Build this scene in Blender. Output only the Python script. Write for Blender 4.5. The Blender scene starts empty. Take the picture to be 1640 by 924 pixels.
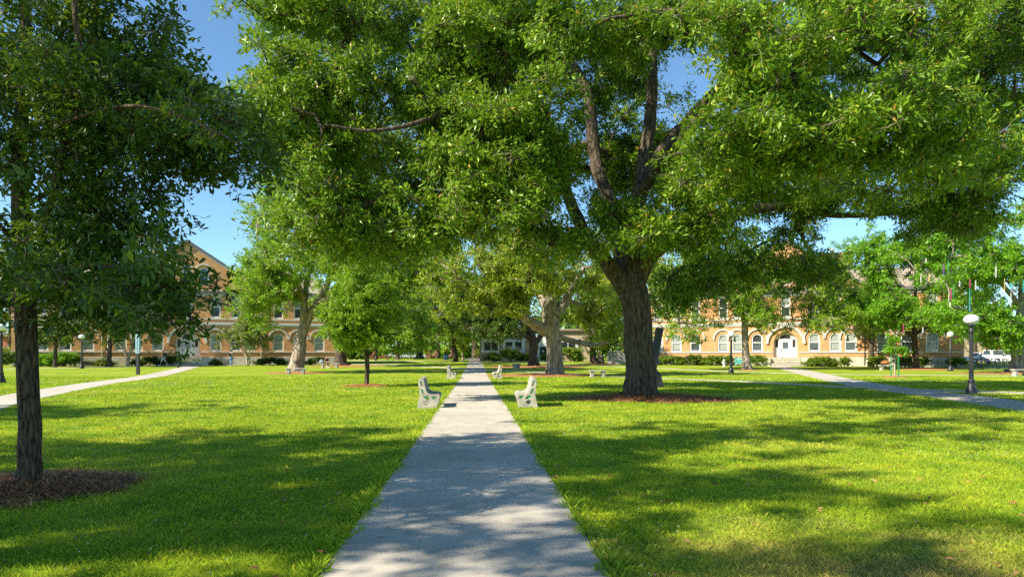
import bpy, bmesh, math, random
import numpy as np
from mathutils import Vector, Matrix
from mathutils.geometry import tessellate_polygon

C = bpy.context.scene
COL = C.collection
R_ = math.radians

# ------------------------------------------------------------------ camera, light, exposure
FPX, HORIZON, YAW, EYE = 1093.0, 570.0, R_(3.04), 1.4
CAM = np.array([0.065, 0.0, EYE])
SUN_EL = R_(38.0)
SUN_H = (-0.9135, -0.4067)                     # horizontal direction towards the sun
cd = bpy.data.cameras.new('camera')
cam = bpy.data.objects.new('camera', cd); COL.objects.link(cam)
cam.location = CAM; cam.rotation_euler = (R_(90), 0, -YAW)
cd.sensor_width = 36; cd.lens = 36 * FPX / 1640; cd.shift_y = (HORIZON - 462) / 1640
cd.clip_start = 0.1; cd.clip_end = 3000
C.camera = cam
w = bpy.data.worlds.new('World'); C.world = w; w.use_nodes = True
nt = w.node_tree
sky = nt.nodes.new('ShaderNodeTexSky'); sky.sky_type = 'NISHITA'; sky.sun_disc = False
sky.sun_elevation = SUN_EL; sky.sun_rotation = math.atan2(SUN_H[0], SUN_H[1]) % (2 * math.pi)
sky.altitude = 1800; sky.air_density = 1.0; sky.dust_density = 0.0; sky.ozone_density = 1.6
bg = nt.nodes['Background']; tint = nt.nodes.new('ShaderNodeMix'); tint.data_type = 'RGBA'; tint.blend_type = 'MULTIPLY'; tint.inputs[0].default_value = 1.0; tint.inputs[7].default_value = (0.74, 0.93, 0.97, 1)
nt.links.new(sky.outputs[0], tint.inputs[6]); nt.links.new(tint.outputs[2], bg.inputs[0]); bg.inputs[1].default_value = 0.108
sd = bpy.data.lights.new('sun', 'SUN'); sd.energy = 5.0; sd.angle = R_(0.5); sd.color = (1.0, 0.91, 0.74)
sun = bpy.data.objects.new('sun', sd); COL.objects.link(sun)
to_sun = Vector((SUN_H[0] * math.cos(SUN_EL), SUN_H[1] * math.cos(SUN_EL), math.sin(SUN_EL))).normalized()
sun.rotation_euler = (-to_sun).to_track_quat('-Z', 'Y').to_euler(); sun.location = to_sun * 80
vs = C.view_settings
vs.view_transform = 'Standard'; vs.look = 'None'; vs.exposure = 1.15; vs.gamma = 1; vs.use_curve_mapping = False
C.render.engine = 'CYCLES'
cy = C.cycles
cy.max_bounces = 7; cy.diffuse_bounces = 4; cy.glossy_bounces = 2; cy.transmission_bounces = 4; cy.transparent_max_bounces = 4
cy.use_denoising = False; cy.sample_clamp_indirect = 4.0
cy.caustics_reflective = False; cy.caustics_refractive = False

# ------------------------------------------------------------------ geometry helpers
def gz(x, y):
    t = np.clip((np.asarray(y, float) - 40) / 90, 0, 1)
    return 0.8 * t * t * (3 - 2 * t)
def W(px, py, d):                             # point seen at pixel (px, py) at depth d
    u = (px - 820) / FPX * d; v = (HORIZON - py) / FPX * d
    return np.array([CAM[0] + math.cos(YAW) * u + math.sin(YAW) * d, -math.sin(YAW) * u + math.cos(YAW) * d, EYE + v])
def gdepth(px, py):                           # depth at which pixel (px, py) meets the ground
    a, b = 1.0, 400.0
    for _ in range(50):
        m = (a + b) / 2; p = W(px, py, m)
        if p[2] > gz(p[0], p[1]): a = m
        else: b = m
    return a
def G(px, py):
    d = gdepth(px, py); p = W(px, py, d); p[2] = float(gz(p[0], p[1])); return p
def GD(px, d):                                # ground point in column px at depth d
    p = W(px, HORIZON, d); p[2] = float(gz(p[0], p[1])); return p

def tag(o, label=None, cat=None, group=None, kind=None):
    if label: o['label'] = label
    if cat: o['category'] = cat
    if group: o['group'] = group
    if kind: o['kind'] = kind
    return o
def empty(name, loc, rz=0.0, label=None, cat=None, group=None):
    o = bpy.data.objects.new(name, None); COL.objects.link(o); o.empty_display_size = 0.2
    o.location = [float(v) for v in loc]; o.rotation_euler = (0, 0, rz)
    return tag(o, label, cat, group)
def link(name, me, mat=None, parent=None, smooth=False):
    if mat is not None and not me.materials:
        for m in (mat if isinstance(mat, (list, tuple)) else [mat]): me.materials.append(m)
    o = bpy.data.objects.new(name, me); COL.objects.link(o)
    if parent is not None: o.parent = parent
    if smooth:
        me.polygons.foreach_set('use_smooth', [True] * len(me.polygons))
    return o
def copy_tree(o, parent=None):
    c = o.copy(); COL.objects.link(c)
    if parent is not None: c.parent = parent
    for ch in list(o.children): copy_tree(ch, c)
    return c
def np_mesh(name, co, faces):                 # faces: (n, k) int array, constant k
    co = np.asarray(co, np.float32); faces = np.asarray(faces, np.int32)
    me = bpy.data.meshes.new(name)
    me.vertices.add(len(co)); me.vertices.foreach_set('co', co.ravel())
    k = faces.shape[1]
    me.loops.add(faces.size); me.loops.foreach_set('vertex_index', faces.ravel())
    me.polygons.add(len(faces)); me.polygons.foreach_set('loop_start', np.arange(0, faces.size, k, dtype=np.int32))
    me.polygons.foreach_set('use_smooth', [False] * len(faces)); me.update(calc_edges=True)
    return me

class MB:
    """collects boxes, prisms, tubes and lathes, then becomes ONE mesh object"""
    def __init__(s): s.v = []; s.f = []; s.sm = []
    def add(s, vs, fs, smooth=False):
        b = len(s.v); s.v += [tuple(float(q) for q in v) for v in vs]; s.f += [tuple(b + i for i in f) for f in fs]; s.sm += [smooth] * len(fs)
        return s
    def box(s, x0, x1, y0, y1, z0, z1):
        return s.add([(x0,y0,z0),(x1,y0,z0),(x1,y1,z0),(x0,y1,z0),(x0,y0,z1),(x1,y0,z1),(x1,y1,z1),(x0,y1,z1)],
                     [(0,3,2,1),(4,5,6,7),(0,1,5,4),(1,2,6,5),(2,3,7,6),(3,0,4,7)])
    def prism(s, pts, y0, y1):                # polygon in x,z extruded along y
        n = len(pts)
        vs = [(x, y0, z) for x, z in pts] + [(x, y1, z) for x, z in pts]
        tri = tessellate_polygon([[Vector((x, z, 0)) for x, z in pts]])
        fs = [tuple(t) for t in tri] + [tuple(n + i for i in reversed(t)) for t in tri]
        fs += [(i, (i + 1) % n, n + (i + 1) % n, n + i) for i in range(n)]
        return s.add(vs, fs)
    def holed(s, outer, holes, y0, y1):       # polygon with holes in x,z extruded along y
        polys = [[Vector((x, z, 0)) for x, z in outer]] + [[Vector((x, z, 0)) for x, z in h] for h in holes]
        flat = [p for q in polys for p in q]; n = len(flat)
        tri = tessellate_polygon(polys)
        vs = [(p.x, y0, p.y) for p in flat] + [(p.x, y1, p.y) for p in flat]
        fs = [tuple(t) for t in tri] + [tuple(n + i for i in reversed(t)) for t in tri]
        b = 0
        for q in polys:
            m = len(q); fs += [(b + i, b + (i + 1) % m, n + b + (i + 1) % m, n + b + i) for i in range(m)]; b += m
        return s.add(vs, fs)
    def lathe(s, prof, k=20, cx=0, cy=0):
        vs = []; fs = []
        for r, z in prof:
            for j in range(k):
                a = 2 * math.pi * j / k; vs.append((cx + r * math.cos(a), cy + r * math.sin(a), z))
        for i in range(len(prof) - 1):
            for j in range(k):
                fs.append((i*k+j, i*k+(j+1)%k, (i+1)*k+(j+1)%k, (i+1)*k+j))
        fs.append(tuple(reversed(range(k)))); fs.append(tuple((len(prof)-1)*k + j for j in range(k)))
        return s.add(vs, fs, True)
    def tube(s, pts, rad, k=8, closed=False):
        pts = [np.array(p, float) for p in pts]; n = len(pts); vs = []; fs = []
        up = np.array([0.31, 0.17, 0.93])
        for i, p in enumerate(pts):
            if closed: t = pts[(i + 1) % n] - pts[i - 1]
            else: t = pts[min(i + 1, n - 1)] - pts[max(i - 1, 0)]
            t = t / (np.linalg.norm(t) + 1e-9); u = np.cross(t, up); u /= np.linalg.norm(u) + 1e-9; v2 = np.cross(t, u)
            r = rad[i] if isinstance(rad, (list, tuple, np.ndarray)) else rad
            for j in range(k):
                a = 2 * math.pi * j / k; vs.append(p + r * (math.cos(a) * u + math.sin(a) * v2))
        for i in range(n if closed else n - 1):
            i2 = (i + 1) % n
            for j in range(k): fs.append((i*k+j, i*k+(j+1)%k, i2*k+(j+1)%k, i2*k+j))
        if not closed: fs.append(tuple(reversed(range(k)))); fs.append(tuple((n-1)*k + j for j in range(k)))
        return s.add(vs, fs, True)
    def ball(s, c, r, k=12, sq=(1, 1, 1)):
        prof = []
        vs = []; fs = []; m = k // 2 + 1
        for i in range(m + 1):
            th = math.pi * i / m
            for j in range(k):
                a = 2 * math.pi * j / k
                vs.append((c[0] + r*sq[0]*math.sin(th)*math.cos(a), c[1] + r*sq[1]*math.sin(th)*math.sin(a), c[2] + r*sq[2]*math.cos(th)))
        for i in range(m):
            for j in range(k): fs.append((i*k+j, (i+1)*k+j, (i+1)*k+(j+1)%k, i*k+(j+1)%k))
        return s.add(vs, fs, True)
    def build(s, name, mat, parent=None, bevel=0.0):
        me = bpy.data.meshes.new(name); me.from_pydata(s.v, [], s.f)
        me.polygons.foreach_set('use_smooth', s.sm)
        bm = bmesh.new(); bm.from_mesh(me); bmesh.ops.remove_doubles(bm, verts=bm.verts, dist=1e-6)
        bmesh.ops.recalc_face_normals(bm, faces=bm.faces)
        if bevel > 0:
            es = [e for e in bm.edges if len(e.link_faces) == 2 and e.calc_face_angle(0) > 0.6]
            bmesh.ops.bevel(bm, geom=es, offset=bevel, segments=2, affect='EDGES', clamp_overlap=True)
        bm.to_mesh(me); bm.free(); me.update()
        return link(name, me, mat, parent)

# ------------------------------------------------------------------ materials
class NT:
    def __init__(s, m): m.use_nodes = True; s.t = m.node_tree; s.n = s.t.nodes; s.out = s.n['Material Output']; s.p = s.n['Principled BSDF']
    def a(s, typ, **kw):
        x = s.n.new(typ)
        for k, v in kw.items(): setattr(x, k, v)
        return x
    def l(s, a, b): s.t.links.new(a, b)
def rgb(*c): return (c[0], c[1], c[2], 1)
def ramp(n, stops):
    r = n.a('ShaderNodeValToRGB'); e = r.color_ramp.elements
    while len(e) < len(stops): e.new(0.5)
    for x, (p, c) in zip(e, stops): x.position = p; x.color = rgb(*c)
    return r
def noise(n, co, scale, detail=4, rough=0.55, stretch=None):
    if stretch:
        mp = n.a('ShaderNodeMapping'); n.l(co, mp.inputs[0]); mp.inputs['Scale'].default_value = stretch; co = mp.outputs[0]
    t = n.a('ShaderNodeTexNoise'); t.inputs['Scale'].default_value = scale; t.inputs['Detail'].default_value = detail; t.inputs['Roughness'].default_value = rough
    n.l(co, t.inputs['Vector']); return t.outputs['Fac']
def mixc(n, fac, a, b, mode='MIX'):
    m = n.a('ShaderNodeMix', data_type='RGBA', blend_type=mode)
    if isinstance(fac, (int, float)): m.inputs[0].default_value = fac
    else: n.l(fac, m.inputs[0])
    for k, v in ((6, a), (7, b)):
        if isinstance(v, tuple): m.inputs[k].default_value = rgb(*v)
        else: n.l(v, m.inputs[k])
    return m.outputs[2]
def bump(n, h, strength=0.3, dist=0.02):
    b = n.a('ShaderNodeBump'); b.inputs['Strength'].default_value = strength; b.inputs['Distance'].default_value = dist
    n.l(h, b.inputs['Height']); n.l(b.outputs[0], n.p.inputs['Normal'])
MATS = {}
def plain(name, c, rough=0.6, var=0.15, scale=6.0, metal=0.0, bmp=0.0, spec=0.5, stretch=None):
    if name in MATS: return MATS[name]
    m = bpy.data.materials.new(name); n = NT(m)
    co = n.a('ShaderNodeTexCoord').outputs['Object']
    f = noise(n, co, scale, 5, 0.6, stretch)
    r = ramp(n, [(0.3, tuple(v * (1 - var) for v in c)), (0.7, tuple(min(1, v * (1 + var)) for v in c))]); n.l(f, r.inputs[0])
    n.l(r.outputs[0], n.p.inputs['Base Color'])
    n.p.inputs['Roughness'].default_value = rough; n.p.inputs['Metallic'].default_value = metal; n.p.inputs['Specular IOR Level'].default_value = spec
    if bmp: bump(n, f, bmp, 0.02)
    MATS[name] = m; return m
def leafmat(name, stops, trans=0.32, tcol=(0.32, 0.48, 0.03), rough=0.42, spec=0.5):
    m = bpy.data.materials.new(name); n = NT(m)
    g = n.a('ShaderNodeNewGeometry')
    r = ramp(n, stops); n.l(g.outputs['Random Per Island'], r.inputs[0])
    n.l(r.outputs[0], n.p.inputs['Base Color']); n.p.inputs['Roughness'].default_value = rough; n.p.inputs['Specular IOR Level'].default_value = spec
    t = n.a('ShaderNodeBsdfTranslucent')
    n.l(mixc(n, 0.6, r.outputs[0], tcol), t.inputs[0])
    mx = n.a('ShaderNodeMixShader'); mx.inputs[0].default_value = trans
    n.l(n.p.outputs[0], mx.inputs[1]); n.l(t.outputs[0], mx.inputs[2]); n.l(mx.outputs[0], n.out.inputs[0])
    return m
LEAF_OAK = leafmat('oak_leaf', [(0.0, (0.075, 0.17, 0.010)), (0.45, (0.14, 0.265, 0.012)), (0.8, (0.21, 0.35, 0.016)), (0.97, (0.30, 0.36, 0.025)), (1.0, (0.42, 0.22, 0.03))], 0.29, rough=0.40, spec=0.42)
LEAF_FRESH = leafmat('fresh_leaf', [(0.0, (0.10, 0.22, 0.010)), (0.45, (0.18, 0.34, 0.012)), (0.85, (0.27, 0.43, 0.018)), (1.0, (0.36, 0.38, 0.03))], 0.40, rough=0.42, spec=0.4)
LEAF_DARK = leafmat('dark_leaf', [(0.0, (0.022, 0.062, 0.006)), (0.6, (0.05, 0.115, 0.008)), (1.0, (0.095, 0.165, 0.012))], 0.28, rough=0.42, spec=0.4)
LEAF_YEL = leafmat('yellow_green_leaf', [(0.0, (0.17, 0.26, 0.012)), (0.5, (0.28, 0.37, 0.016)), (0.9, (0.38, 0.42, 0.03)), (1.0, (0.45, 0.32, 0.05))], 0.45)
LEAF_BRIGHT = leafmat('bright_leaf', [(0.0, (0.09, 0.27, 0.010)), (0.5, (0.17, 0.40, 0.012)), (1.0, (0.26, 0.48, 0.02))], 0.42)
LEAF_MYRTLE = leafmat('myrtle_leaf', [(0.0, (0.11, 0.16, 0.03)), (0.6, (0.18, 0.235, 0.04)), (1.0, (0.26, 0.29, 0.07))])
LEAF_SHRUB = leafmat('shrub_leaf', [(0.0, (0.08, 0.15, 0.012)), (0.6, (0.17, 0.27, 0.02)), (1.0, (0.28, 0.34, 0.03))])

def barkmat(name, dark, light, fur=9.0, strength=0.9, lichen=0.0):
    m = bpy.data.materials.new(name); n = NT(m)
    co = n.a('ShaderNodeTexCoord').outputs['Object']
    f1 = noise(n, co, 1.0, 4, 0.55, (fur * 1.6, fur * 1.6, fur * 0.5))
    v = n.a('ShaderNodeTexVoronoi'); v.feature = 'DISTANCE_TO_EDGE'
    mp = n.a('ShaderNodeMapping'); n.l(co, mp.inputs[0]); mp.inputs['Scale'].default_value = (fur * 1.5, fur * 1.5, fur * 0.36); n.l(mp.outputs[0], v.inputs['Vector']); v.inputs['Scale'].default_value = 1.0
    ad = n.a('ShaderNodeMath', operation='MULTIPLY_ADD'); n.l(v.outputs['Distance'], ad.inputs[0]); ad.inputs[1].default_value = 0.9; n.l(f1, ad.inputs[2])
    r = ramp(n, [(0.35, dark), (0.75, light), (1.0, tuple(v * 1.25 for v in light))]); n.l(ad.outputs[0], r.inputs[0])
    col = r.outputs[0]
    if lichen:
        f2 = noise(n, co, 3.0, 4, 0.6); rr = ramp(n, [(0.55, (0, 0, 0)), (0.62, (1, 1, 1))]); n.l(f2, rr.inputs[0])
        mm = n.a('ShaderNodeMath', operation='MULTIPLY'); n.l(rr.outputs[0], mm.inputs[0]); mm.inputs[1].default_value = lichen
        col = mixc(n, mm.outputs[0], col, (0.42, 0.42, 0.36))
    n.l(col, n.p.inputs['Base Color']); n.p.inputs['Roughness'].default_value = 0.9; n.p.inputs['Specular IOR Level'].default_value = 0.2
    bump(n, ad.outputs[0], strength, 0.05)
    return m
BARK = barkmat('oak_bark', (0.024, 0.018, 0.013), (0.115, 0.088, 0.064), 5.5, 1.0)
TWIG = plain('twig_bark', (0.21, 0.175, 0.135), .9, .35, 1.5)
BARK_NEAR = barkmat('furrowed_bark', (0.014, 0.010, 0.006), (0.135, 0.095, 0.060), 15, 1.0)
BARK_PALE = barkmat('pale_bark', (0.11, 0.088, 0.066), (0.36, 0.295, 0.23), 3.2, 0.8, 0.12)
BARK_SMOOTH = barkmat('smooth_bark', (0.28, 0.22, 0.16), (0.48, 0.40, 0.31), 4, 0.3)

def lawn_color(n, co):
    f1 = noise(n, co, 0.30, 6, 0.65); f2 = noise(n, co, 1.5, 5, 0.65)
    a = ramp(n, [(0.32, (0.27, 0.38, 0.020)), (0.52, (0.38, 0.48, 0.028)), (0.70, (0.52, 0.54, 0.07))]); n.l(f1, a.inputs[0])
    b = ramp(n, [(0.35, (0.56, 0.74, 0.66)), (0.52, (0.98, 1.0, 0.95)), (0.68, (1.22, 1.10, 1.1))]); n.l(f2, b.inputs[0])
    c = mixc(n, 1.0, a.outputs[0], b.outputs[0], 'MULTIPLY')
    # worn straw-coloured turf near the camera's right hand
    sx = n.a('ShaderNodeSeparateXYZ'); n.l(co, sx.inputs[0])
    d = n.a('ShaderNodeVectorMath', operation='DISTANCE'); n.l(co, d.inputs[0]); d.inputs[1].default_value = (2.6, 3.6, 0)
    mr = n.a('ShaderNodeMapRange'); n.l(d.outputs['Value'], mr.inputs[0]); mr.inputs[1].default_value = 0.6; mr.inputs[2].default_value = 3.2; mr.inputs[3].default_value = 0.42; mr.inputs[4].default_value = -0.10
    f3 = noise(n, co, 1.1, 5, 0.65)
    ad = n.a('ShaderNodeMath', operation='ADD'); n.l(mr.outputs[0], ad.inputs[0]); n.l(f3, ad.inputs[1])
    rr = ramp(n, [(0.58, (0, 0, 0)), (1.0, (0.75, 0.75, 0.75))]); n.l(ad.outputs[0], rr.inputs[0])
    return mixc(n, rr.outputs[0], c, (0.48, 0.36, 0.13))
m = bpy.data.materials.new('lawn'); n = NT(m); co = n.a('ShaderNodeTexCoord').outputs['Object']
c = lawn_color(n, co); f = noise(n, co, 30, 4, 0.7)
rr = ramp(n, [(0.3, (0.42, 0.46, 0.40)), (0.7, (0.92, 0.90, 0.88))]); n.l(f, rr.inputs[0])
n.l(mixc(n, 1.0, c, rr.outputs[0], 'MULTIPLY'), n.p.inputs['Base Color']); n.p.inputs['Roughness'].default_value = 0.9; n.p.inputs['Specular IOR Level'].default_value = 0.15
bump(n, f, 0.6, 0.06); LAWN = m
m = bpy.data.materials.new('grass_blade'); n = NT(m); co = n.a('ShaderNodeTexCoord').outputs['Object']
c = lawn_color(n, co); g = n.a('ShaderNodeNewGeometry')
rr = ramp(n, [(0.0, (0.65, 0.75, 0.6)), (0.7, (1.1, 1.1, 1.0)), (0.95, (1.35, 1.2, 1.3)), (1.0, (1.9, 1.35, 2.5))]); n.l(g.outputs['Random Per Island'], rr.inputs[0])
cc = mixc(n, 1.0, c, rr.outputs[0], 'MULTIPLY')
n.l(cc, n.p.inputs['Base Color']); n.p.inputs['Roughness'].default_value = 0.55; n.p.inputs['Specular IOR Level'].default_value = 0.3
t = n.a('ShaderNodeBsdfTranslucent'); n.l(cc, t.inputs[0]); mx = n.a('ShaderNodeMixShader'); mx.inputs[0].default_value = 0.45
n.l(n.p.outputs[0], mx.inputs[1]); n.l(t.outputs[0], mx.inputs[2]); n.l(mx.outputs[0], n.out.inputs[0]); GRASS = m

m = bpy.data.materials.new('concrete_paving'); n = NT(m); co = n.a('ShaderNodeTexCoord').outputs['Object']
f1 = noise(n, co, 0.9, 6, 0.65); f2 = noise(n, co, 55, 3, 0.7); f3 = noise(n, co, 5, 5, 0.7)
g = n.a('ShaderNodeNewGeometry')
a = ramp(n, [(0.3, (0.37, 0.335, 0.28)), (0.7, (0.52, 0.475, 0.405))]); n.l(f1, a.inputs[0])
b = ramp(n, [(0.25, (0.82, 0.82, 0.82)), (0.42, (0.98, 0.98, 0.98)), (0.62, (1.0, 1.0, 1.0)), (0.75, (1.08, 1.08, 1.08))]); n.l(f2, b.inputs[0])
c = mixc(n, 1.0, a.outputs[0], b.outputs[0], 'MULTIPLY')
s3 = ramp(n, [(0.52, (1, 1, 1)), (0.66, (0.80, 0.79, 0.76))]); n.l(f3, s3.inputs[0]); c = mixc(n, 1.0, c, s3.outputs[0], 'MULTIPLY')
vd = n.a('ShaderNodeTexVoronoi'); vd.feature = 'DISTANCE_TO_EDGE'; vd.inputs['Scale'].default_value = 0.42
wp = n.a('ShaderNodeTexNoise'); wp.inputs['Scale'].default_value = 2.5; wp.inputs['Detail'].default_value = 6; n.l(co, wp.inputs['Vector'])
va = n.a('ShaderNodeVectorMath', operation='MULTIPLY_ADD'); n.l(wp.outputs['Color'], va.inputs[0]); va.inputs[1].default_value = (.55, .55, 0); n.l(co, va.inputs[2]); n.l(va.outputs[0], vd.inputs['Vector'])
ck = ramp(n, [(0.0, (0.35, 0.34, 0.32)), (0.006, (1, 1, 1))]); n.l(vd.outputs['Distance'], ck.inputs[0]); c = mixc(n, 0.22, c, ck.outputs[0], 'MULTIPLY')
s4 = ramp(n, [(0, (0.93, 0.93, 0.93)), (1, (1.05, 1.05, 1.05))]); n.l(g.outputs['Random Per Island'], s4.inputs[0]); c = mixc(n, 1.0, c, s4.outputs[0], 'MULTIPLY')
n.l(c, n.p.inputs['Base Color']); n.p.inputs['Roughness'].default_value = 0.85; n.p.inputs['Specular IOR Level'].default_value = 0.25; bump(n, f2, 0.2, 0.004); PAVE = m

m = bpy.data.materials.new('mulch'); n = NT(m); co = n.a('ShaderNodeTexCoord').outputs['Object']
f = noise(n, co, 14, 5, 0.75); a = ramp(n, [(0.3, (0.15, 0.055, 0.02)), (0.55, (0.42, 0.17, 0.065)), (0.75, (0.58, 0.30, 0.13))]); n.l(f, a.inputs[0])
n.l(a.outputs[0], n.p.inputs['Base Color']); n.p.inputs['Roughness'].default_value = 0.95; bump(n, f, 0.9, 0.05); MULCH = m
m = bpy.data.materials.new('pine_straw'); n = NT(m); g = n.a('ShaderNodeNewGeometry')
a = ramp(n, [(0, (0.14, 0.05, 0.018)), (0.6, (0.42, 0.17, 0.06)), (1, (0.62, 0.33, 0.14))]); n.l(g.outputs['Random Per Island'], a.inputs[0])
n.l(a.outputs[0], n.p.inputs['Base Color']); n.p.inputs['Roughness'].default_value = 0.8; STRAW = m

def brickmat(name, c1, c2, mortar):
    m = bpy.data.materials.new(name); n = NT(m); co = n.a('ShaderNodeTexCoord').outputs['Object']
    sx = n.a('ShaderNodeSeparateXYZ'); n.l(co, sx.inputs[0])
    ad = n.a('ShaderNodeMath', operation='ADD'); n.l(sx.outputs[0], ad.inputs[0]); n.l(sx.outputs[1], ad.inputs[1])
    cb = n.a('ShaderNodeCombineXYZ'); n.l(ad.outputs[0], cb.inputs[0]); n.l(sx.outputs[2], cb.inputs[1])
    br = n.a('ShaderNodeTexBrick'); n.l(cb.outputs[0], br.inputs['Vector']); br.inputs['Scale'].default_value = 1.0
    br.inputs['Brick Width'].default_value = 0.23; br.inputs['Row Height'].default_value = 0.075; br.inputs['Mortar Size'].default_value = 0.008
    br.inputs['Color1'].default_value = rgb(*c1); br.inputs['Color2'].default_value = rgb(*c2); br.inputs['Mortar'].default_value = rgb(*mortar)
    f = noise(n, co, 0.8, 5, 0.6, (1, 1, 2.5)); r = ramp(n, [(0.3, (0.82, 0.82, 0.82)), (0.7, (1.12, 1.1, 1.08))]); n.l(f, r.inputs[0])
    f2 = noise(n, co, 1.0, 3, 0.6, (2.0, 2.0, 9.0)); r2 = ramp(n, [(0.35, (0.85, 0.83, 0.82)), (0.65, (1.1, 1.1, 1.1))]); n.l(f2, r2.inputs[0])
    c = mixc(n, 1.0, mixc(n, 1.0, br.outputs['Color'], r.outputs[0], 'MULTIPLY'), r2.outputs[0], 'MULTIPLY')
    n.l(c, n.p.inputs['Base Color']); n.p.inputs['Roughness'].default_value = 0.85; n.p.inputs['Specular IOR Level'].default_value = 0.2
    bump(n, br.outputs['Fac'], -0.4, 0.01); return m
BRICK = brickmat('buff_brick', (0.66, 0.335, 0.14), (0.56, 0.265, 0.105), (0.52, 0.36, 0.22))
BRICK_RED = brickmat('red_brick', (0.34, 0.10, 0.05), (0.25, 0.075, 0.04), (0.35, 0.25, 0.18))
BRICK_TAN = brickmat('tan_brick', (0.52, 0.41, 0.28), (0.44, 0.34, 0.23), (0.5, 0.42, 0.32))
STONE = plain('limestone', (0.52, 0.47, 0.39), 0.85, 0.22, 2.2, bmp=0.5)
TRIM = plain('white_trim', (0.74, 0.73, 0.70), 0.55, 0.06, 3)
TRIMSTONE = plain('pale_stone_trim', (0.60, 0.57, 0.51), 0.8, 0.1, 3)
ROOF = plain('roof_shingle', (0.30, 0.25, 0.19), 0.9, 0.2, 5, bmp=0.3)
SLATE = plain('dark_coping', (0.13, 0.12, 0.12), 0.7, 0.2, 5)
CONC = plain('cast_concrete', (0.41, 0.375, 0.31), 0.85, 0.34, 5, bmp=0.25)
CONC_GREY = plain('weathered_concrete', (0.33, 0.31, 0.27), 0.9, 0.25, 6, bmp=0.3)
GREEN_PAINT = plain('green_paint', (0.015, 0.24, 0.085), 0.45, 0.1)
BLACK = plain('black_metal', (0.022, 0.022, 0.024), 0.42, 0.2, 10)
STEEL_DARK = plain('dark_steel', (0.05, 0.05, 0.055), 0.5, 0.25, 4, metal=0.4)
RUST = plain('weathering_steel', (0.22, 0.085, 0.04), 0.8, 0.3, 4, bmp=0.2)
RED_RING = plain('faded_red_paint', (0.34, 0.11, 0.09), 0.6, 0.25, 4)
TEAL = plain('teal_paint', (0.10, 0.42, 0.42), 0.5, 0.06)
WHITE = plain('white_paint', (0.80, 0.80, 0.79), 0.4, 0.04)
GREYM = plain('grey_metal', (0.30, 0.31, 0.32), 0.5, 0.15, 4, metal=0.5)
BLUE_BIN = plain('blue_plastic', (0.05, 0.12, 0.30), 0.5, 0.1)
SIGNBLUE = plain('pale_blue_panel', (0.42, 0.62, 0.78), 0.4, 0.05)
BLUECAP = plain('blue_lens', (0.04, 0.08, 0.45), 0.25, 0.1)
CHARCOAL = plain('charcoal', (0.03, 0.03, 0.035), 0.6, 0.1)
GLASS = plain('window_glass', (0.045, 0.055, 0.06), 0.06, 0.15, 0.7, spec=0.9)
BLIND = plain('drawn_blind', (0.30, 0.33, 0.31), 0.35, 0.12, 1.5, spec=0.7)
GLOBE = plain('opal_glass', (0.80, 0.80, 0.79), 0.22, 0.02)
RUBBER = plain('rubber', (0.02, 0.02, 0.02), 0.7, 0.1)
CHROME = plain('bright_metal', (0.55, 0.55, 0.56), 0.35, 0.1, metal=0.8)

# ------------------------------------------------------------------ setting: ground and paths
def grid_lines(a, b, near, far_step):
    v = [0.0]; s = near
    while v[-1] < b: v.append(v[-1] + s); s = min(s * 1.06, far_step)
    u = [0.0]; s = near
    while u[-1] > a: u.append(u[-1] - s); s = min(s * 1.06, far_step)
    return np.array(sorted(set(u + v)))
gx = grid_lines(-600, 600, 0.5, 30); gy = grid_lines(-60, 1200, 0.5, 4.0)
X, Y = np.meshgrid(gx, gy); Z = gz(X, Y)
idx = np.arange(X.size).reshape(X.shape)
fc = np.stack([idx[:-1, :-1], idx[:-1, 1:], idx[1:, 1:], idx[1:, :-1]], -1).reshape(-1, 4)
me = np_mesh('lawn', np.stack([X, Y, Z], -1).reshape(-1, 3), fc)
tag(link('lawn', me, LAWN, smooth=True), 'wide mown green lawn spreading under the trees', 'lawn', kind='structure')

PATH_W = 1.83
mb = MB(); y = -6.27; rng = random.Random(4)
while y < 118:
    y1 = y + 1.75 - (0.03 if 4 < y < 6.5 else 0.012); x0, x1 = -PATH_W/2 + rng.uniform(-.006, .006), PATH_W/2 + rng.uniform(-.006, .006)
    za, zb = float(gz(0, y)) + 0.022, float(gz(0, y1)) + 0.022
    b = 0.006
    mb.add([(x0,y,za-.06),(x1,y,za-.06),(x1,y1,zb-.06),(x0,y1,zb-.06),
            (x0,y,za-b),(x1,y,za-b),(x1,y1,zb-b),(x0,y1,zb-b),
            (x0+b,y+b,za),(x1-b,y+b,za),(x1-b,y1-b,zb),(x0+b,y1-b,zb)],
           [(0,1,5,4),(1,2,6,5),(2,3,7,6),(3,0,4,7),(4,5,9,8),(5,6,10,9),(6,7,11,10),(7,4,8,11),(8,9,10,11)])
    y += 1.75
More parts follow.
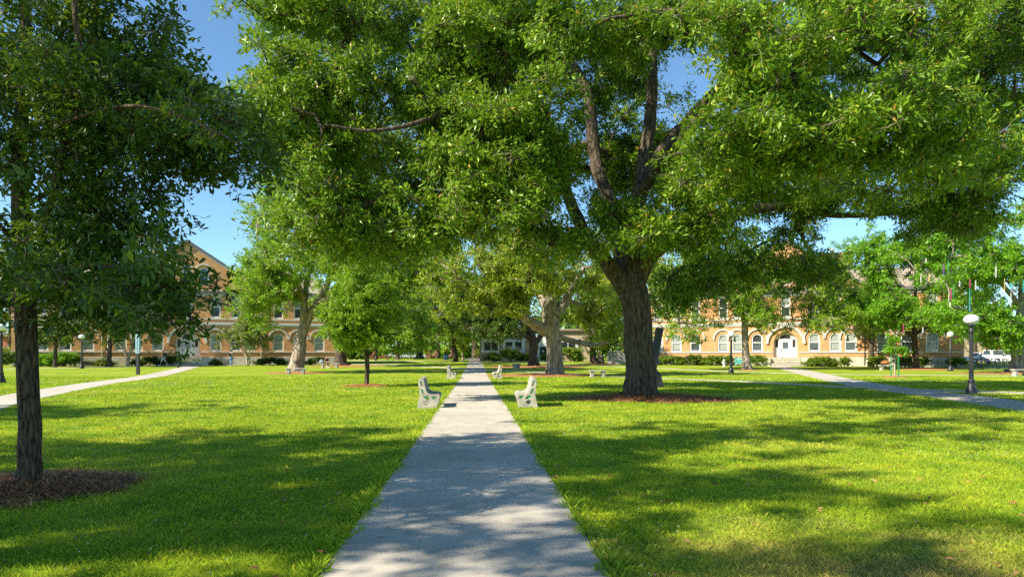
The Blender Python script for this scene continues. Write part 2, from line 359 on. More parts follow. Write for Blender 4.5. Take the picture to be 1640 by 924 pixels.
# (sheets like these keep face-by-face islands apart so each slab has its own tone)
tag(mb.build('path', PAVE), 'straight pale concrete path running away between four concrete benches', 'path', kind='structure')
def strip(name, pts, width, lift, label):
    pts = [np.array(p, float) for p in pts]; res = []
    for a, b in zip(pts[:-1], pts[1:]):
        k = max(1, int(np.linalg.norm(b - a) / 1.5))
        res += [a + (b - a) * i / k for i in range(k)]
    res.append(pts[-1]); res = np.array(res)
    for _ in range(3): res[1:-1] = (res[:-2] + 2 * res[1:-1] + res[2:]) / 4
    t = np.gradient(res[:, :2], axis=0); t /= np.linalg.norm(t, axis=1)[:, None]
    nn = np.stack([-t[:, 1], t[:, 0]], -1); h = width / 2
    V = []; F = []
    for s, dz in ((h, -0.05), (h, lift), (-h, lift), (-h, -0.05)):
        p = res[:, :2] + nn * s; V.append(np.stack([p[:, 0], p[:, 1], gz(p[:, 0], p[:, 1]) + dz], -1))
    V = np.stack(V, 1).reshape(-1, 3); k = len(res)
    for i in range(k - 1):
        for j in range(3): F.append((i*4+j, i*4+j+1, (i+1)*4+j+1, (i+1)*4+j))
    tag(link(name, np_mesh(name, V, F), PAVE), label, 'path', kind='structure')
    return res[:, :2], width
STRIPS = []
STRIPS.append(strip('path', [G(310, 586), G(240, 603), G(150, 615), G(62, 630), G(-60, 655), G(-300, 735)], 1.7, 0.016, 'diagonal concrete path crossing the left lawn to the building steps'))
STRIPS.append(strip('path', [G(1246, 586.5), G(1290, 596), G(1360, 612), G(1440, 625.5), G(1490, 630), G(1640, 650), G(1900, 690)], 2.0, 0.016, 'wide pale path curving down from the right building steps'))
STRIPS.append(strip('path', [G(1450, 624), G(1550, 628.5), G(1640, 630), G(1800, 632)], 1.6, 0.020, 'side path leading right past the white globe lamp'))
STRIPS.append(strip('path', [G(560, 583), G(640, 585), G(720, 589), G(838, 594.5), G(911, 599), G(1050, 606), G(1160, 609.5), G(1300, 617), G(1420, 623)], 1.3, 0.012, 'thin path crossing the lawn behind the big oak'))
STRIPS.append(strip('path', [G(870, 583), G(960, 586), G(1049, 589), G(1170, 595), G(1257, 597.5), G(1350, 600), G(1500, 600.5), G(1640, 602.5), G(1800, 605)], 1.0, 0.008, 'narrow walk crossing the lawn before the right building'))
STRIPS.append(strip('path', [G(-200, 592), G(0, 590.5), G(100, 589.5), G(200, 587.5), G(330, 585), G(480, 584), G(600, 583), G(640, 583.5)], 1.4, 0.006, 'walk along the front of the left building'))
STRIPS.append(strip('path', [G(560, 577.5), G(660, 578.5), G(730, 579), G(800, 579), G(900, 580)], 3.0, 0.010, 'far walk crossing the end of the central path'))
STRIPS.append(strip('path', [(0, 117, 0), (0, 150, 0), (2, 190, 0)], 4.5, 0.006, 'far continuation of the central path under the trees'))

def on_path(x, y, margin=0.0):
    m = np.abs(x) < PATH_W / 2 - margin
    for res, wd in STRIPS:
        for a, b in zip(res[:-1], res[1:]):
            if b[1] > 60 and a[1] > 60: continue
            ab = b - a; L = ab @ ab
            t = np.clip(((x - a[0]) * ab[0] + (y - a[1]) * ab[1]) / L, 0, 1)
            m |= np.hypot(x - a[0] - t * ab[0], y - a[1] - t * ab[1]) < wd / 2 - margin
    return m

BEDS = []
def mulch(p, rx, ry, label, straw=0, hgt=0.10, seed=0):
    rs = np.random.RandomState(seed); k, mR = 48, 9
    ph = rs.rand(4) * 6.28; V = [(0, 0, hgt)]; F = []
    th = np.arange(k) / k * 2 * np.pi
    edge = 1 + 0.10 * np.sin(2 * th + ph[0]) + 0.09 * np.sin(3 * th + ph[1]) + 0.06 * np.sin(7 * th + ph[2]) + 0.05 * rs.randn(k)
    for i in range(1, mR + 1):
        q = i / mR
        for j in range(k):
            x, y = rx * q * edge[j] * math.cos(th[j]), ry * q * edge[j] * math.sin(th[j])
            z = hgt * (1 - q ** 2) * (0.8 + 0.3 * rs.randn() * 0.6) if i < mR else -0.03
            V.append((x, y, max(z, -0.03)))
    for i in range(mR):
        for j in range(k):
            j2 = (j + 1) % k
            if i == 0: F.append((0, 1 + j, 1 + j2))
            else: F.append((1 + (i-1)*k + j, 1 + i*k + j, 1 + i*k + j2, 1 + (i-1)*k + j2))
    me = bpy.data.meshes.new('mulch_bed'); me.from_pydata(V, [], F); me.update()
    o = link('mulch_bed', me, MULCH, smooth=True); o.location = [float(v) for v in p]
    tag(o, label, 'mulch', kind='stuff')
    BEDS.append((p[0], p[1], rx, ry))
    if straw:
        r = np.sqrt(rs.rand(straw)) * 1.06 + np.abs(rs.randn(straw)) * .10; a = rs.rand(straw) * 6.283
        e = np.interp(a, np.append(th, 2 * np.pi), np.append(edge, edge[0]))
        x = rx * r * e * np.cos(a); y = ry * r * e * np.sin(a); z = np.maximum(hgt * (1 - r ** 2), 0) + 0.012 + 0.03 * rs.rand(straw)
        d = rs.rand(straw) * 6.283; L = rs.uniform(0.05, 0.13, straw); wv = 0.0035
        dx, dy = np.cos(d), np.sin(d); tl = rs.randn(straw) * 0.25
        c = np.stack([x, y, z], -1); D = np.stack([dx, dy, tl], -1) * L[:, None]; S = np.stack([-dy, dx, 0 * dx], -1) * wv
        V = np.stack([c - D - S, c - D + S, c + D + S, c + D - S], 1).reshape(-1, 3)
        me2 = np_mesh('pine_straw', V, np.arange(len(V)).reshape(-1, 4))
        s = link('pine_straw', me2, STRAW, o); s['kind'] = 'stuff'
    return o

# ------------------------------------------------------------------ trees
def catmull(pts, step):
    pts = [np.array(p, float) for p in pts]
    out = []
    P = [2 * pts[0] - pts[1]] + pts + [2 * pts[-1] - pts[-2]]
    for i in range(1, len(P) - 2):
        k = max(2, int(np.linalg.norm((P[i+1] - P[i])[:3]) / step))
        for j in range(k):
            t = j / k; a, b, c, d = P[i-1], P[i], P[i+1], P[i+2]
            out.append(0.5 * ((2*b) + (-a + c)*t + (2*a - 5*b + 4*c - d)*t*t + (-a + 3*b - 3*c + d)*t**3))
    out.append(pts[-1]); return np.array(out)

def leaf_blades(name, pos, d, nr, L, Wd, fine):
    d = d / (np.linalg.norm(d, axis=1)[:, None] + 1e-9)
    s = np.cross(nr, d); s /= np.linalg.norm(s, axis=1)[:, None] + 1e-9
    nn = np.cross(d, s); L = L[:, None]; Wd = Wd[:, None]
    if fine:
        v = [pos, pos + d*L*.45 - s*Wd*.42 + nn*Wd*.12, pos + d*L*.78 - s*Wd*.45 + nn*Wd*.10, pos + d*L - nn*L*.06,
             pos + d*L*.78 + s*Wd*.45 + nn*Wd*.10, pos + d*L*.45 + s*Wd*.42 + nn*Wd*.12, pos + d*L*.6]
        V = np.stack(v, 1).reshape(-1, 3); b = np.arange(len(pos))[:, None] * 7
        F = np.concatenate([b + np.array([[0, 6, 2, 1]]), b + np.array([[6, 3, 3, 2]])[:, :4], b + np.array([[0, 5, 4, 6]])], 0)
        # two halves folded along the midrib, as quads
        F = np.stack([b + np.array([[0, 6, 2, 1]]), b + np.array([[0, 5, 4, 6]])], 1).reshape(-1, 4)
        T = np.stack([b + np.array([[6, 3, 2]]), b + np.array([[6, 4, 3]])], 1).reshape(-1, 3)
        me = bpy.data.meshes.new(name); me.vertices.add(len(V)); me.vertices.foreach_set('co', V.astype(np.float32).ravel())
        vi = np.concatenate([F.ravel(), T.ravel()]).astype(np.int32); me.loops.add(len(vi)); me.loops.foreach_set('vertex_index', vi)
        ls = np.concatenate([np.arange(0, F.size, 4), F.size + np.arange(0, T.size, 3)]).astype(np.int32)
        me.polygons.add(len(ls)); me.polygons.foreach_set('loop_start', ls); me.update(calc_edges=True); return me
    V = np.stack([pos, pos + d*L*.55 - s*Wd*.5, pos + d*L - nn*L*.08, pos + d*L*.55 + s*Wd*.5], 1).reshape(-1, 3)
    return np_mesh(name, V, np.arange(len(V)).reshape(-1, 4))

def thick_tube(pts, k, rs, lobes=True):
    """hand-laid trunk or limb: pts (n,4) with radius; uneven section, flared and lobed at the foot"""
    n = len(pts); th = np.arange(k) / k * 2 * np.pi; ph = rs.rand(5) * 6.28
    V = np.zeros((n, k, 3)); ln = np.concatenate([[0], np.cumsum(np.linalg.norm(np.diff(pts[:, :3], axis=0), axis=1))])
    u = None
    for i in range(n):
        t = pts[min(i+1, n-1), :3] - pts[max(i-1, 0), :3]; t /= np.linalg.norm(t) + 1e-9
        if u is None: u = np.cross(t, [0.2, 1, 0.1])
        u = u - t * (u @ t); u /= np.linalg.norm(u); v = np.cross(t, u); r = pts[i, 3]
        f = 1 + 0.035*np.sin(2*th + ph[0] + ln[i]*.5) + 0.03*np.sin(3*th + ph[1] - ln[i]*.7) + 0.03*np.sin(7*th + ph[2] + ln[i]*.4) + 0.02*rs.randn(k)
        if lobes:
            fl = math.exp(-ln[i] / (0.55 * pts[0, 3] + 0.05)); f = f * (1 + fl * (0.20*np.sin(5*th + ph[3]) + 0.12*np.sin(8*th + ph[4])))
        V[i] = pts[i, :3] + r * f[:, None] * (np.cos(th)[:, None]*u + np.sin(th)[:, None]*v)
    idx = np.arange(n*k).reshape(n, k)
    F = np.stack([idx[:-1], np.roll(idx[:-1], -1, 1), np.roll(idx[1:], -1, 1), idx[1:]], -1).reshape(-1, 4)
    return V.reshape(-1, 3), F

def tree_meshes(base, trunk, limbs, masses, R=0.8, T=8, LPT=30, L=0.1, Wd=0.045, seed=1, fine=False, attach=0.35, tip=0.012,
                flat=0.6, droop=0.0, bare=0.0, upright=0.9, gaps=(), ktrunk=18, twig_r=0.006, shell=1.8):
    """trunk, limbs: (n,4) world points with radius; masses: (cx,cy,cz,rx,ry,rz,n). Returns trunk and crown meshes local to base."""
    rs = np.random.RandomState(seed)
    V = []; F = []; nv = 0
    P = []; par = []; rad = []; hand = []
    def addpoly(pts, parent):
        for q in pts:
            P.append(q[:3]); par.append(parent); rad.append(q[3]); hand.append(True); parent = len(P) - 1
    step = max(0.25, trunk[0][3] * 0.6)
    for i, pl in enumerate([trunk] + list(limbs)):
        c = catmull(pl, step if i == 0 else step * .7)
        c[1:, :3] += rs.randn(len(c) - 1, 3) * c[1:, 3:4] * 0.06
        v, f = thick_tube(c, ktrunk if i == 0 else max(8, ktrunk * 2 // 3), rs, i == 0)
        V.append(v); F.append(f + nv); nv += len(v)
        addpoly(c, -1)
    zmin = base[2] + attach * max(q[2] - base[2] for q in trunk)
    nh = len(P)
    cl = []
    for (cx, cy, cz, rx, ry, rz, cnt) in masses:
        cnt = int(cnt)
        u = rs.randn(int(cnt * 1.85), 3); u *= 0.56; q_ = np.linalg.norm(u, axis=1); u *= np.minimum(1, 1.45 / q_)[:, None]; u[:, 2] = np.where(u[:, 2] < -.95, -.5 * u[:, 2], u[:, 2])
        q = np.array([cx, cy, cz]) + u * np.array([rx, ry, rz])
        # lumpy, broken outline: drop the clumps that fall into the gaps of a coarse wave pattern
        wv = np.sin(q[:, 0]*1.1/R*.8 + seed) + np.sin(q[:, 1]*1.0/R*.8 + seed*2) + np.sin(q[:, 2]*1.4/R*.8 + seed*3)
        q = q[np.argsort(-wv)[:cnt]] if cnt < len(q) else q
        cl.append(q)
    cl = np.concatenate(cl); cl = cl[cl[:, 2] > base[2] + 0.6]
    for (ga, gd, gl, gr) in gaps:                 # openings between the boughs
        gd = np.array(gd) / np.linalg.norm(gd); v_ = cl - ga; t_ = v_ @ gd
        cl = cl[~((np.linalg.norm(v_ - t_[:, None] * gd, axis=1) < gr) & (t_ > 0) & (t_ < gl))]
    PH = np.array(P); ok = PH[:, 2] >= zmin
    d0 = np.min(np.linalg.norm(cl[:, None] - PH[None, ok], axis=2), axis=1); cl = cl[np.argsort(d0)]
    cap = nh + len(cl) * 12; PA = np.zeros((cap, 3)); PA[:nh] = PH; cnt = nh; pen = np.zeros(cap); pen[:nh][~ok] = 1e4
    parA = list(par); chains = []
    for B in cl:
        dv = PA[:cnt] - B; cost = np.sqrt((dv ** 2).sum(1)) + pen[:cnt] + 0.5 * np.maximum(dv[:, 2], 0)
        a = int(np.argmin(cost)); A = PA[a]; ln = np.linalg.norm(B - A)
        if ln < 0.1: continue
        k = int(np.clip(ln / (R * .7), 2, 9)); mid = (A + B) / 2 + np.array([0, 0, 0.12 * ln]) + rs.randn(3) * 0.10 * ln
        ch = [a]
        for j in range(1, k + 1):
            t = j / k; q = (1-t)**2 * A + 2*t*(1-t) * mid + t*t * B
            if j < k: q = q + rs.randn(3) * 0.05 * R
            PA[cnt] = q; parA.append(ch[-1]); ch.append(cnt); cnt += 1
        chains.append(ch)
    PA = PA[:cnt]; w_ = np.zeros(cnt)
    for ch in chains: w_[ch[-1]] += 1
    for i in range(cnt - 1, nh - 1, -1): w_[parA[i]] += w_[i]
    r = tip * np.maximum(w_, 1) ** 0.46
    for ch in chains:
        pr = r[ch].copy()
        if ch[0] < nh: pr[0] = min(pr[1] * 1.25, rad[ch[0]])
        else: pr[0] = min(pr[1] * 1.1, pr[0])
        pts = np.concatenate([PA[ch], pr[:, None]], 1)
        v, f = thick_tube(pts, 5, rs, False); V.append(v); F.append(f + nv); nv += len(v)
    # twigs and leaves
    N = len(cl); ends = cl
    C0 = np.repeat(ends, T, 0)
    u = rs.randn(N * T, 3); u /= np.linalg.norm(u, axis=1)[:, None]; u *= (0.45 + 0.65 * rs.rand(N * T, 1)); u[:, 2] = u[:, 2] * flat - droop
    rr = R * np.repeat(rs.uniform(0.7, 1.25, N), T)[:, None]
    E = C0 + u * rr; S = C0 + rs.randn(N * T, 3) * 0.03
    D = E - S; ln = np.linalg.norm(D, axis=1)[:, None]; D = D / ln
    a = np.cross(D, [0.3, 0.2, 0.9]); a /= np.linalg.norm(a, axis=1)[:, None]; b = np.cross(D, a)
    ring = []
    for q, rq in ((S, twig_r), (E, twig_r * .45)):
        for j in range(3):
            t = 2 * np.pi * j / 3; ring.append(q + rq * (math.cos(t)*a + math.sin(t)*b))
    TV = np.stack(ring, 1).reshape(-1, 3); bi = np.arange(N * T)[:, None] * 6
    TF = np.concatenate([bi + np.array([[0, 1, 4, 3]]), bi + np.array([[1, 2, 5, 4]]), bi + np.array([[2, 0, 3, 5]])], 0)
    nbig = sum(len(f_) for f_ in F); V.append(TV); F.append(TF + nv); nv += len(TV)
    V = np.concatenate(V) - base; F = np.concatenate(F)
    tm = np_mesh('trunk', V, F); tm.polygons.foreach_set('material_index', (np.arange(len(F)) >= nbig).astype(np.int32)); tm.polygons.foreach_set('use_smooth', [True] * len(tm.polygons))
    keep = rs.rand(N * T) >= bare
    S, E, D = S[keep], E[keep], D[keep]; n = len(S) * LPT
    t = rs.uniform(0.25, 1.05, (n, 1)) ** 0.8; S2, E2, D2 = (np.repeat(q, LPT, 0) for q in (S, E, D))
    pos = S2 + (E2 - S2) * t + rs.randn(n, 3) * (0.10 * R)
    d = D2 * 0.7 + rs.randn(n, 3) * 0.6 + np.array([0, 0, -0.05])
    nr = np.array([0, 0, upright]) + rs.randn(n, 3) * 0.55
    sz = rs.uniform(0.5, 1.35, n)
    cm = leaf_blades('crown', pos - base, d, nr, L * sz, Wd * sz * rs.uniform(0.85, 1.15, n), fine)
    return tm, cm
def tree(base, tm, cm, bark, leaf, label, group=None, name='tree', cat='tree', rz=0, sc=1):
    o = empty(name, base, rz, label, cat, group); o.scale = (sc, sc, sc)
    link('trunk', tm, [bark, TWIG], o); link('crown', cm, leaf, o); return o
def px_line(pts, d0):                         # (px, py, depth offset, width px) -> world points with radius
    out = []
    for (px, py, dd, wpx) in pts:
        d = d0 + dd; out.append(np.append(W(px, py, d), wpx / 2 / FPX * d))
    return np.array(out)
def px_mass(ms, d0):
    out = []
    for (px, py, dd, rx, ry, rd, cnt) in ms:
        d = d0 + dd; c = W(px, py, d); out.append((c[0], c[1], c[2], rx / FPX * d, rd, ry / FPX * d, cnt))
    return out
def px_tree(basepx, trunk, limbs, masses, bark, leaf, label, group=None, name='oak_tree', depth=None, **kw):
    b = G(*basepx) if depth is None else GD(basepx[0], depth); d0 = gdepth(*basepx) if depth is None else depth
    tp = px_line([(p[0], p[1], p[2] if len(p) == 4 else 0, p[-1]) for p in trunk], d0)
    tp[0, :3] = b - np.array([0, 0, 0.12])
    lp = [px_line(l, d0) for l in limbs]
    tm, cm = tree_meshes(b, tp, lp, px_mass(masses, d0), **kw)
    return tree(b, tm, cm, bark, leaf, label, group, name)

# the great oak right of the path
big = px_tree((1022, 638),
  [(1024, 640, 0, 68), (1024, 628, 0, 58), (1025, 600, 0, 50), (1023, 550, 0, 47), (1018, 490, 0, 46), (1012, 450, 0, 48), (1012, 425, .1, 40), (1018, 370, .3, 28), (1025, 310, .6, 24), (1030, 260, 1, 21), (1044, 170, 1.5, 18), (1046, 60, 2, 13), (1060, -60, 2.5, 8)],
  [[(1006, 470, 0, 32), (988, 442, -.3, 28), (967, 414, -.5, 23), (942, 382, -.9, 20), (912, 320, -1.1, 18), (890, 250, -1.2, 17), (866, 170, -1.2, 16), (805, 112, -1.4, 16), (735, 100, -1.8, 14), (680, 110, -2.2, 11), (630, 130, -2.5, 8), (570, 150, -3, 5)],
   [(1000, 440, 0, 26), (990, 390, .8, 23), (977, 320, 1.6, 20), (957, 275, 2.0, 20), (949, 215, 2.4, 20), (940, 150, 2.6, 17), (900, 80, 3.2, 12), (830, 10, 3.6, 9), (780, -80, 4, 6)],
   [(1022, 445, 0, 30), (1038, 415, -.3, 26), (1062, 392, -.6, 22), (1100, 354, -1.2, 20), (1150, 312, -1.8, 19), (1190, 285, -2.3, 18), (1235, 262, -2.8, 16), (1330, 235, -3.4, 11), (1420, 235, -4.2, 7), (1480, 240, -4.6, 5)],
   [(1022, 430, 0, 26), (1070, 385, 1.2, 22), (1160, 345, 2.2, 18), (1260, 330, 3.0, 13), (1340, 345, 3.6, 9), (1440, 340, 4.2, 6), (1540, 320, 4.6, 4)],
   [(1030, 275, 1, 19), (1085, 210, 1.4, 16), (1160, 135, 1.6, 14), (1250, 90, 1.6, 13), (1350, 75, 1.6, 10), (1450, 85, 1.4, 8), (1560, 70, 1.2, 5)],
   [(960, 405, -.5, 14), (920, 384, -1.2, 12), (870, 372, -1.9, 11), (800, 345, -2.5, 10), (720, 305, -2.9, 9), (640, 300, -3.2, 7), (580, 330, -3.5, 6), (520, 335, -3.8, 4)],
   [(864, 170, -1.2, 12), (780, 150, -2.6, 10), (690, 190, -3.8, 8), (600, 210, -4.4, 6), (520, 200, -4.8, 4)],
   [(1026, 310, .5, 17), (1080, 235, -1.5, 14), (1140, 170, -3.5, 12), (1190, 120, -5, 8), (1220, 90, -5.8, 5)]],
  [(830, 190, -4, 120, 75, 2.0, 84), (1190, 125, -6.8, 125, 75, 2.1, 80), (1340, 215, -6.9, 150, 62, 2.0, 84), (1130, 245, -6.0, 110, 40, 1.6, 44),
   (1440, 260, -6.2, 80, 42, 1.8, 38), (640, 150, -3.2, 115, 85, 2.2, 76), (490, 130, -2.5, 76, 84, 2.2, 50), (570, 25, -2, 140, 50, 2.5, 66),
   (760, 40, -2.6, 130, 50, 2.4, 66), (945, 40, -2.6, 110, 42, 2.2, 52), (1120, 20, -2.4, 120, 42, 2.2, 54), (1310, 30, -2, 120, 50, 2.4, 54),
   (1500, 60, -1.5, 120, 60, 2.6, 60), (1440, 150, -1, 100, 44, 2.2, 40), (1600, 190, 2, 100, 90, 3.0, 80), (1620, 70, 1.5, 80, 60, 2.6, 50), (1390, 20, 1, 90, 50, 2.6, 40), (1540, 130, 3, 110, 60, 2.6, 50), (440, 230, -2.5, 50, 60, 2, 24), (450, 30, -1, 40, 40, 2, 14), (1450, 315, 1.5, 110, 40, 2.4, 40), (1570, 310, 2.5, 100, 56, 2.6, 50),
   (1270, 350, 3, 100, 46, 2.4, 50), (1180, 425, 2.8, 74, 42, 1.8, 36), (1270, 425, 3.2, 54, 40, 1.8, 26), (1110, 470, 3, 55, 45, 1.4, 24), (1110, 365, -2.0, 84, 34, 1.2, 30), (1010, 362, -3.2, 66, 28, 1.0, 20), (1090, 310, -1, 60, 30, 1.4, 20),
   (900, 390, -2.2, 60, 28, 1.2, 16), (800, 320, -3.4, 110, 50, 1.8, 56), (690, 280, -3.6, 110, 58, 2.0, 58), (560, 290, -3.4, 95, 66, 2.0, 56), (660, 350, -3.6, 110, 42, 1.6, 42), (520, 210, -3.4, 84, 50, 1.8, 38), (880, 285, -3.0, 60, 44, 1.6, 24), (740, 120, -2, 90, 50, 2, 30),
   (760, 200, 5, 170, 110, 3, 110), (1000, 110, 5.5, 150, 75, 3, 80), (1230, 200, 6, 140, 90, 3, 90), (1010, 270, 4.5, 100, 60, 2, 44), (870, 300, 4, 90, 55, 2, 40), (1380, 130, 5, 130, 70, 3, 70), (620, 60, 4, 150, 80, 3, 80), (600, 240, 3, 130, 70, 3, 64), (860, 60, 5, 120, 60, 3, 50),
   (905, 235, -3.0, 40, 30, 1.2, 12), (1010, 330, -2.2, 40, 24, 1.0, 10), (970, 340, -2.6, 30, 20, 1.0, 5), (1000, 60, -1, 66, 40, 1.8, 20), (930, 165, 4.5, 70, 70, 2, 46), (990, 240, 4, 60, 60, 2, 36), (1090, 260, 3.5, 50, 50, 2, 26), (880, 260, 4, 60, 60, 2, 30), (640, 30, 2, 90, 50, 2, 30), (720, 170, 3, 80, 50, 2, 30), (1440, 335, 3, 70, 26, 2.2, 26), (1540, 345, 3.4, 90, 30, 2.4, 40), (1190, 320, 4, 100, 44, 2, 40), (1370, 300, 3.5, 90, 36, 2, 30), (950, 330, 5, 80, 50, 2, 30), (1240, 290, -1.5, 70, 30, 1.4, 22), (640, 380, -2.5, 90, 34, 1.8, 34), (540, 370, -2.5, 70, 30, 1.8, 24),
   (700, -110, 0, 190, 70, 4, 70), (960, -120, 0, 190, 70, 4.5, 70), (1240, -110, 0, 190, 70, 4.5, 70), (1480, -90, 1, 150, 70, 4, 50), (1090, -230, 1, 220, 70, 4.5, 60), (860, -220, 1, 160, 60, 4, 40)],
  BARK, LEAF_OAK, 'huge spreading live oak on thick dark trunk in red mulch right of path', 'old oaks of the quad',
  gaps=[(W(1552, 512, 24.6), to_sun, 40, 1.25)] + [(CAM, W(x, y, 10) - CAM, L_, r_) for x, y, L_, r_ in ((655, 112, 20, .8), (705, 102, 20.3, .85), (760, 104, 20.6, .9), (815, 128, 20.8, .7), (952, 240, 22.6, .8), (1028, 290, 22, .7), (1085, 112, 60, .95), (1340, 374, 60, 1.0), (1378, 374, 60, 1.0), (1400, 95, 60, .6))],
  R=0.84, T=9, LPT=28, L=0.165, Wd=0.06, seed=7, tip=0.012, flat=0.6, bare=0.13, ktrunk=28, twig_r=0.009, attach=0.30)
# the nearer, shaded oak at the left edge
px_tree((48, 783),
  [(48, 787, 0, 42), (48, 770, 0, 36), (48, 720, 0, 33), (46, 640, 0, 31), (42, 540, 0, 30), (38, 440, 0, 28), (34, 340, .05, 25), (30, 240, .1, 21), (38, 140, .15, 17), (40, 20, .2, 15), (30, -120, .3, 12), (40, -330, .4, 10), (40, -700, .4, 7), (40, -1150, .4, 4)],
  [[(40, 400, 0, 13), (75, 345, -.2, 12), (100, 250, -.3, 12), (118, 160, -.3, 11), (128, 90, -.3, 10), (120, 0, -.3, 8), (130, -120, -.3, 6)],
   [(100, 230, -.3, 10), (135, 150, -.2, 10), (150, 80, -.1, 9), (152, 0, 0, 8), (160, -140, 0, 5)],
   [(44, 470, 0, 9), (90, 440, -.4, 7), (150, 425, -.9, 6), (220, 445, -1.3, 5), (300, 470, -1.6, 3), (370, 490, -1.8, 2)],
   [(38, 330, 0, 9), (110, 290, .4, 7), (200, 240, .8, 6), (290, 200, 1.0, 4), (380, 190, 1.1, 3)],
   [(36, 230, 0, 8), (120, 190, -.8, 6), (220, 170, -1.4, 5), (320, 200, -1.7, 3), (400, 240, -1.9, 2)],
   [(40, 420, 0, 7), (0, 360, -.5, 6), (-60, 310, -.9, 5), (-140, 280, -1.2, 3)],
   [(34, 130, 0, 8), (-40, 60, .5, 6), (-120, 20, .8, 4)],
   [(30, -60, .2, 8), (120, -130, .6, 6), (220, -170, 1, 4)], [(40, -500, .4, 8), (120, -640, 1.4, 6), (240, -760, 2.6, 4)]],
  [(110, 200, 0, 130, 90, 1.1, 60), (250, 190, -.4, 130, 75, 1.0, 60), (350, 235, -.6, 75, 55, .8, 30), (320, 150, .6, 80, 45, .8, 20), (180, 90, .2, 130, 70, 1.0, 40), (270, 55, .6, 80, 50, .9, 16), (60, 60, .3, 90, 90, 1.2, 44),
   (150, 320, -.3, 140, 65, 1.0, 56), (300, 275, -.4, 80, 40, .8, 22), (60, 380, -.2, 90, 60, .9, 34), (170, 430, -.7, 110, 55, .8, 42), (285, 445, -1.2, 60, 46, .7, 14), (285, 505, -1.4, 46, 36, .5, 9), (110, 470, -.4, 70, 45, .7, 18), (10, 470, .2, 50, 45, .7, 12),
   (-60, 250, -.3, 100, 120, 1.3, 50), (-90, 60, 0, 120, 120, 1.4, 44), (60, -110, 0, 200, 90, 1.6, 70), (40, -260, 0, 190, 90, 1.5, 56), (190, -60, .3, 110, 60, 1.2, 24), (40, -420, 0, 200, 120, 1.9, 60), (60, -640, 0, 260, 130, 2.2, 80), (0, -860, 0, 280, 130, 2.4, 80), (60, -1080, 0, 240, 130, 2.0, 60), (40, -1280, 0, 160, 110, 1.4, 36), (220, -860, 2.8, 160, 80, 1.9, 50), (330, -600, 3.2, 120, 70, 1.7, 36)],
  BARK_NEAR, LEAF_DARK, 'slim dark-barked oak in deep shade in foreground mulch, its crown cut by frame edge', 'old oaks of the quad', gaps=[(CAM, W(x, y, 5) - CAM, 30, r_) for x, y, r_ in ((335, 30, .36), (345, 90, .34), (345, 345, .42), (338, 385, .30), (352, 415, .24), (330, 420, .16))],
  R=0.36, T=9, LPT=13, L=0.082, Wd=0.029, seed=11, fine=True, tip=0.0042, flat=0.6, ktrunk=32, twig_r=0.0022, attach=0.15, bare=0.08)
# leaning pale old oak and its neighbours on the left lawn
px_tree((474, 596),
  [(473, 598, 0, 32), (475, 590, 0, 25), (479, 568, 0, 20), (482, 545, 0, 17), (489, 520, 0, 16), (503, 493, 0, 13), (518, 472, 0, 10), (530, 430, 0, 9), (525, 385, 0, 6)],
  [[(490, 522, 0, 16), (486, 500, 0, 13), (487, 480, 0, 10), (470, 440, -1, 7), (450, 410, -2, 5)],
   [(505, 495, 0, 14), (540, 470, -1, 11), (580, 450, -2, 8), (620, 430, -2, 5)], [(488, 480, 0, 9), (500, 430, 2, 7), (560, 390, 3, 5)]],
  [(450, 470, -3, 70, 45, 3, 50), (420, 440, -1, 42, 52, 3, 50), (455, 475, -2, 34, 34, 2.4, 26), (440, 380, 0, 60, 40, 3.5, 40), (520, 360, -1, 80, 50, 4, 60), (610, 390, 0, 75, 55, 4, 60), (570, 440, -4, 75, 45, 3, 50), (500, 425, -4, 60, 40, 3, 36), (640, 450, 0, 50, 55, 3.5, 36), (450, 330, 2, 50, 40, 3, 30), (560, 330, 2, 80, 50, 4, 40), (410, 500, -2, 26, 24, 2, 10), (540, 490, -3, 50, 25, 2, 26), (660, 390, 0, 50, 44, 3.5, 44), (600, 330, 2, 70, 40, 4, 44), (700, 430, 2, 50, 44, 3.5, 36), (480, 300, 2, 70, 36, 3.5, 34)],
  BARK_PALE, LEAF_FRESH, 'leaning pale grey old oak with scarred trunk behind a backless stone bench', 'old oaks of the quad', gaps=[(CAM, W(x, y, 10) - CAM, 56.5, 1.8) for x, y in ((474, 590), (479, 568), (482, 545), (490, 520), (503, 495), (516, 474))], R=1.15, T=8, LPT=22, L=0.24, Wd=0.11, seed=21, tip=0.03, flat=0.55, ktrunk=20, twig_r=0.015)
px_tree((546, 586),
  [(546, 587, 0, 30), (545, 580, 0, 20), (546, 565, 0, 17), (545, 545, 0, 16), (552, 520, 0, 12), (550, 480, 0, 8), (552, 430, 0, 5)],
  [[(545, 548, 0, 12), (530, 525, -1, 8), (515, 500, -2, 5)], [(548, 540, 0, 12), (575, 515, 1, 8), (600, 490, 2, 5)]],
  [(550, 515, -2, 55, 28, 3, 34), (600, 520, -1, 50, 26, 3, 30), (560, 470, 0, 80, 40, 5, 60), (640, 500, 2, 50, 40, 4, 36), (570, 420, 2, 80, 40, 5, 50)],
  BARK, LEAF_FRESH, 'dark oak on left lawn behind a person seated on a bench', 'old oaks of the quad', R=1.4, T=7, LPT=22, L=0.28, Wd=0.13, seed=22, tip=0.035, twig_r=0.02)
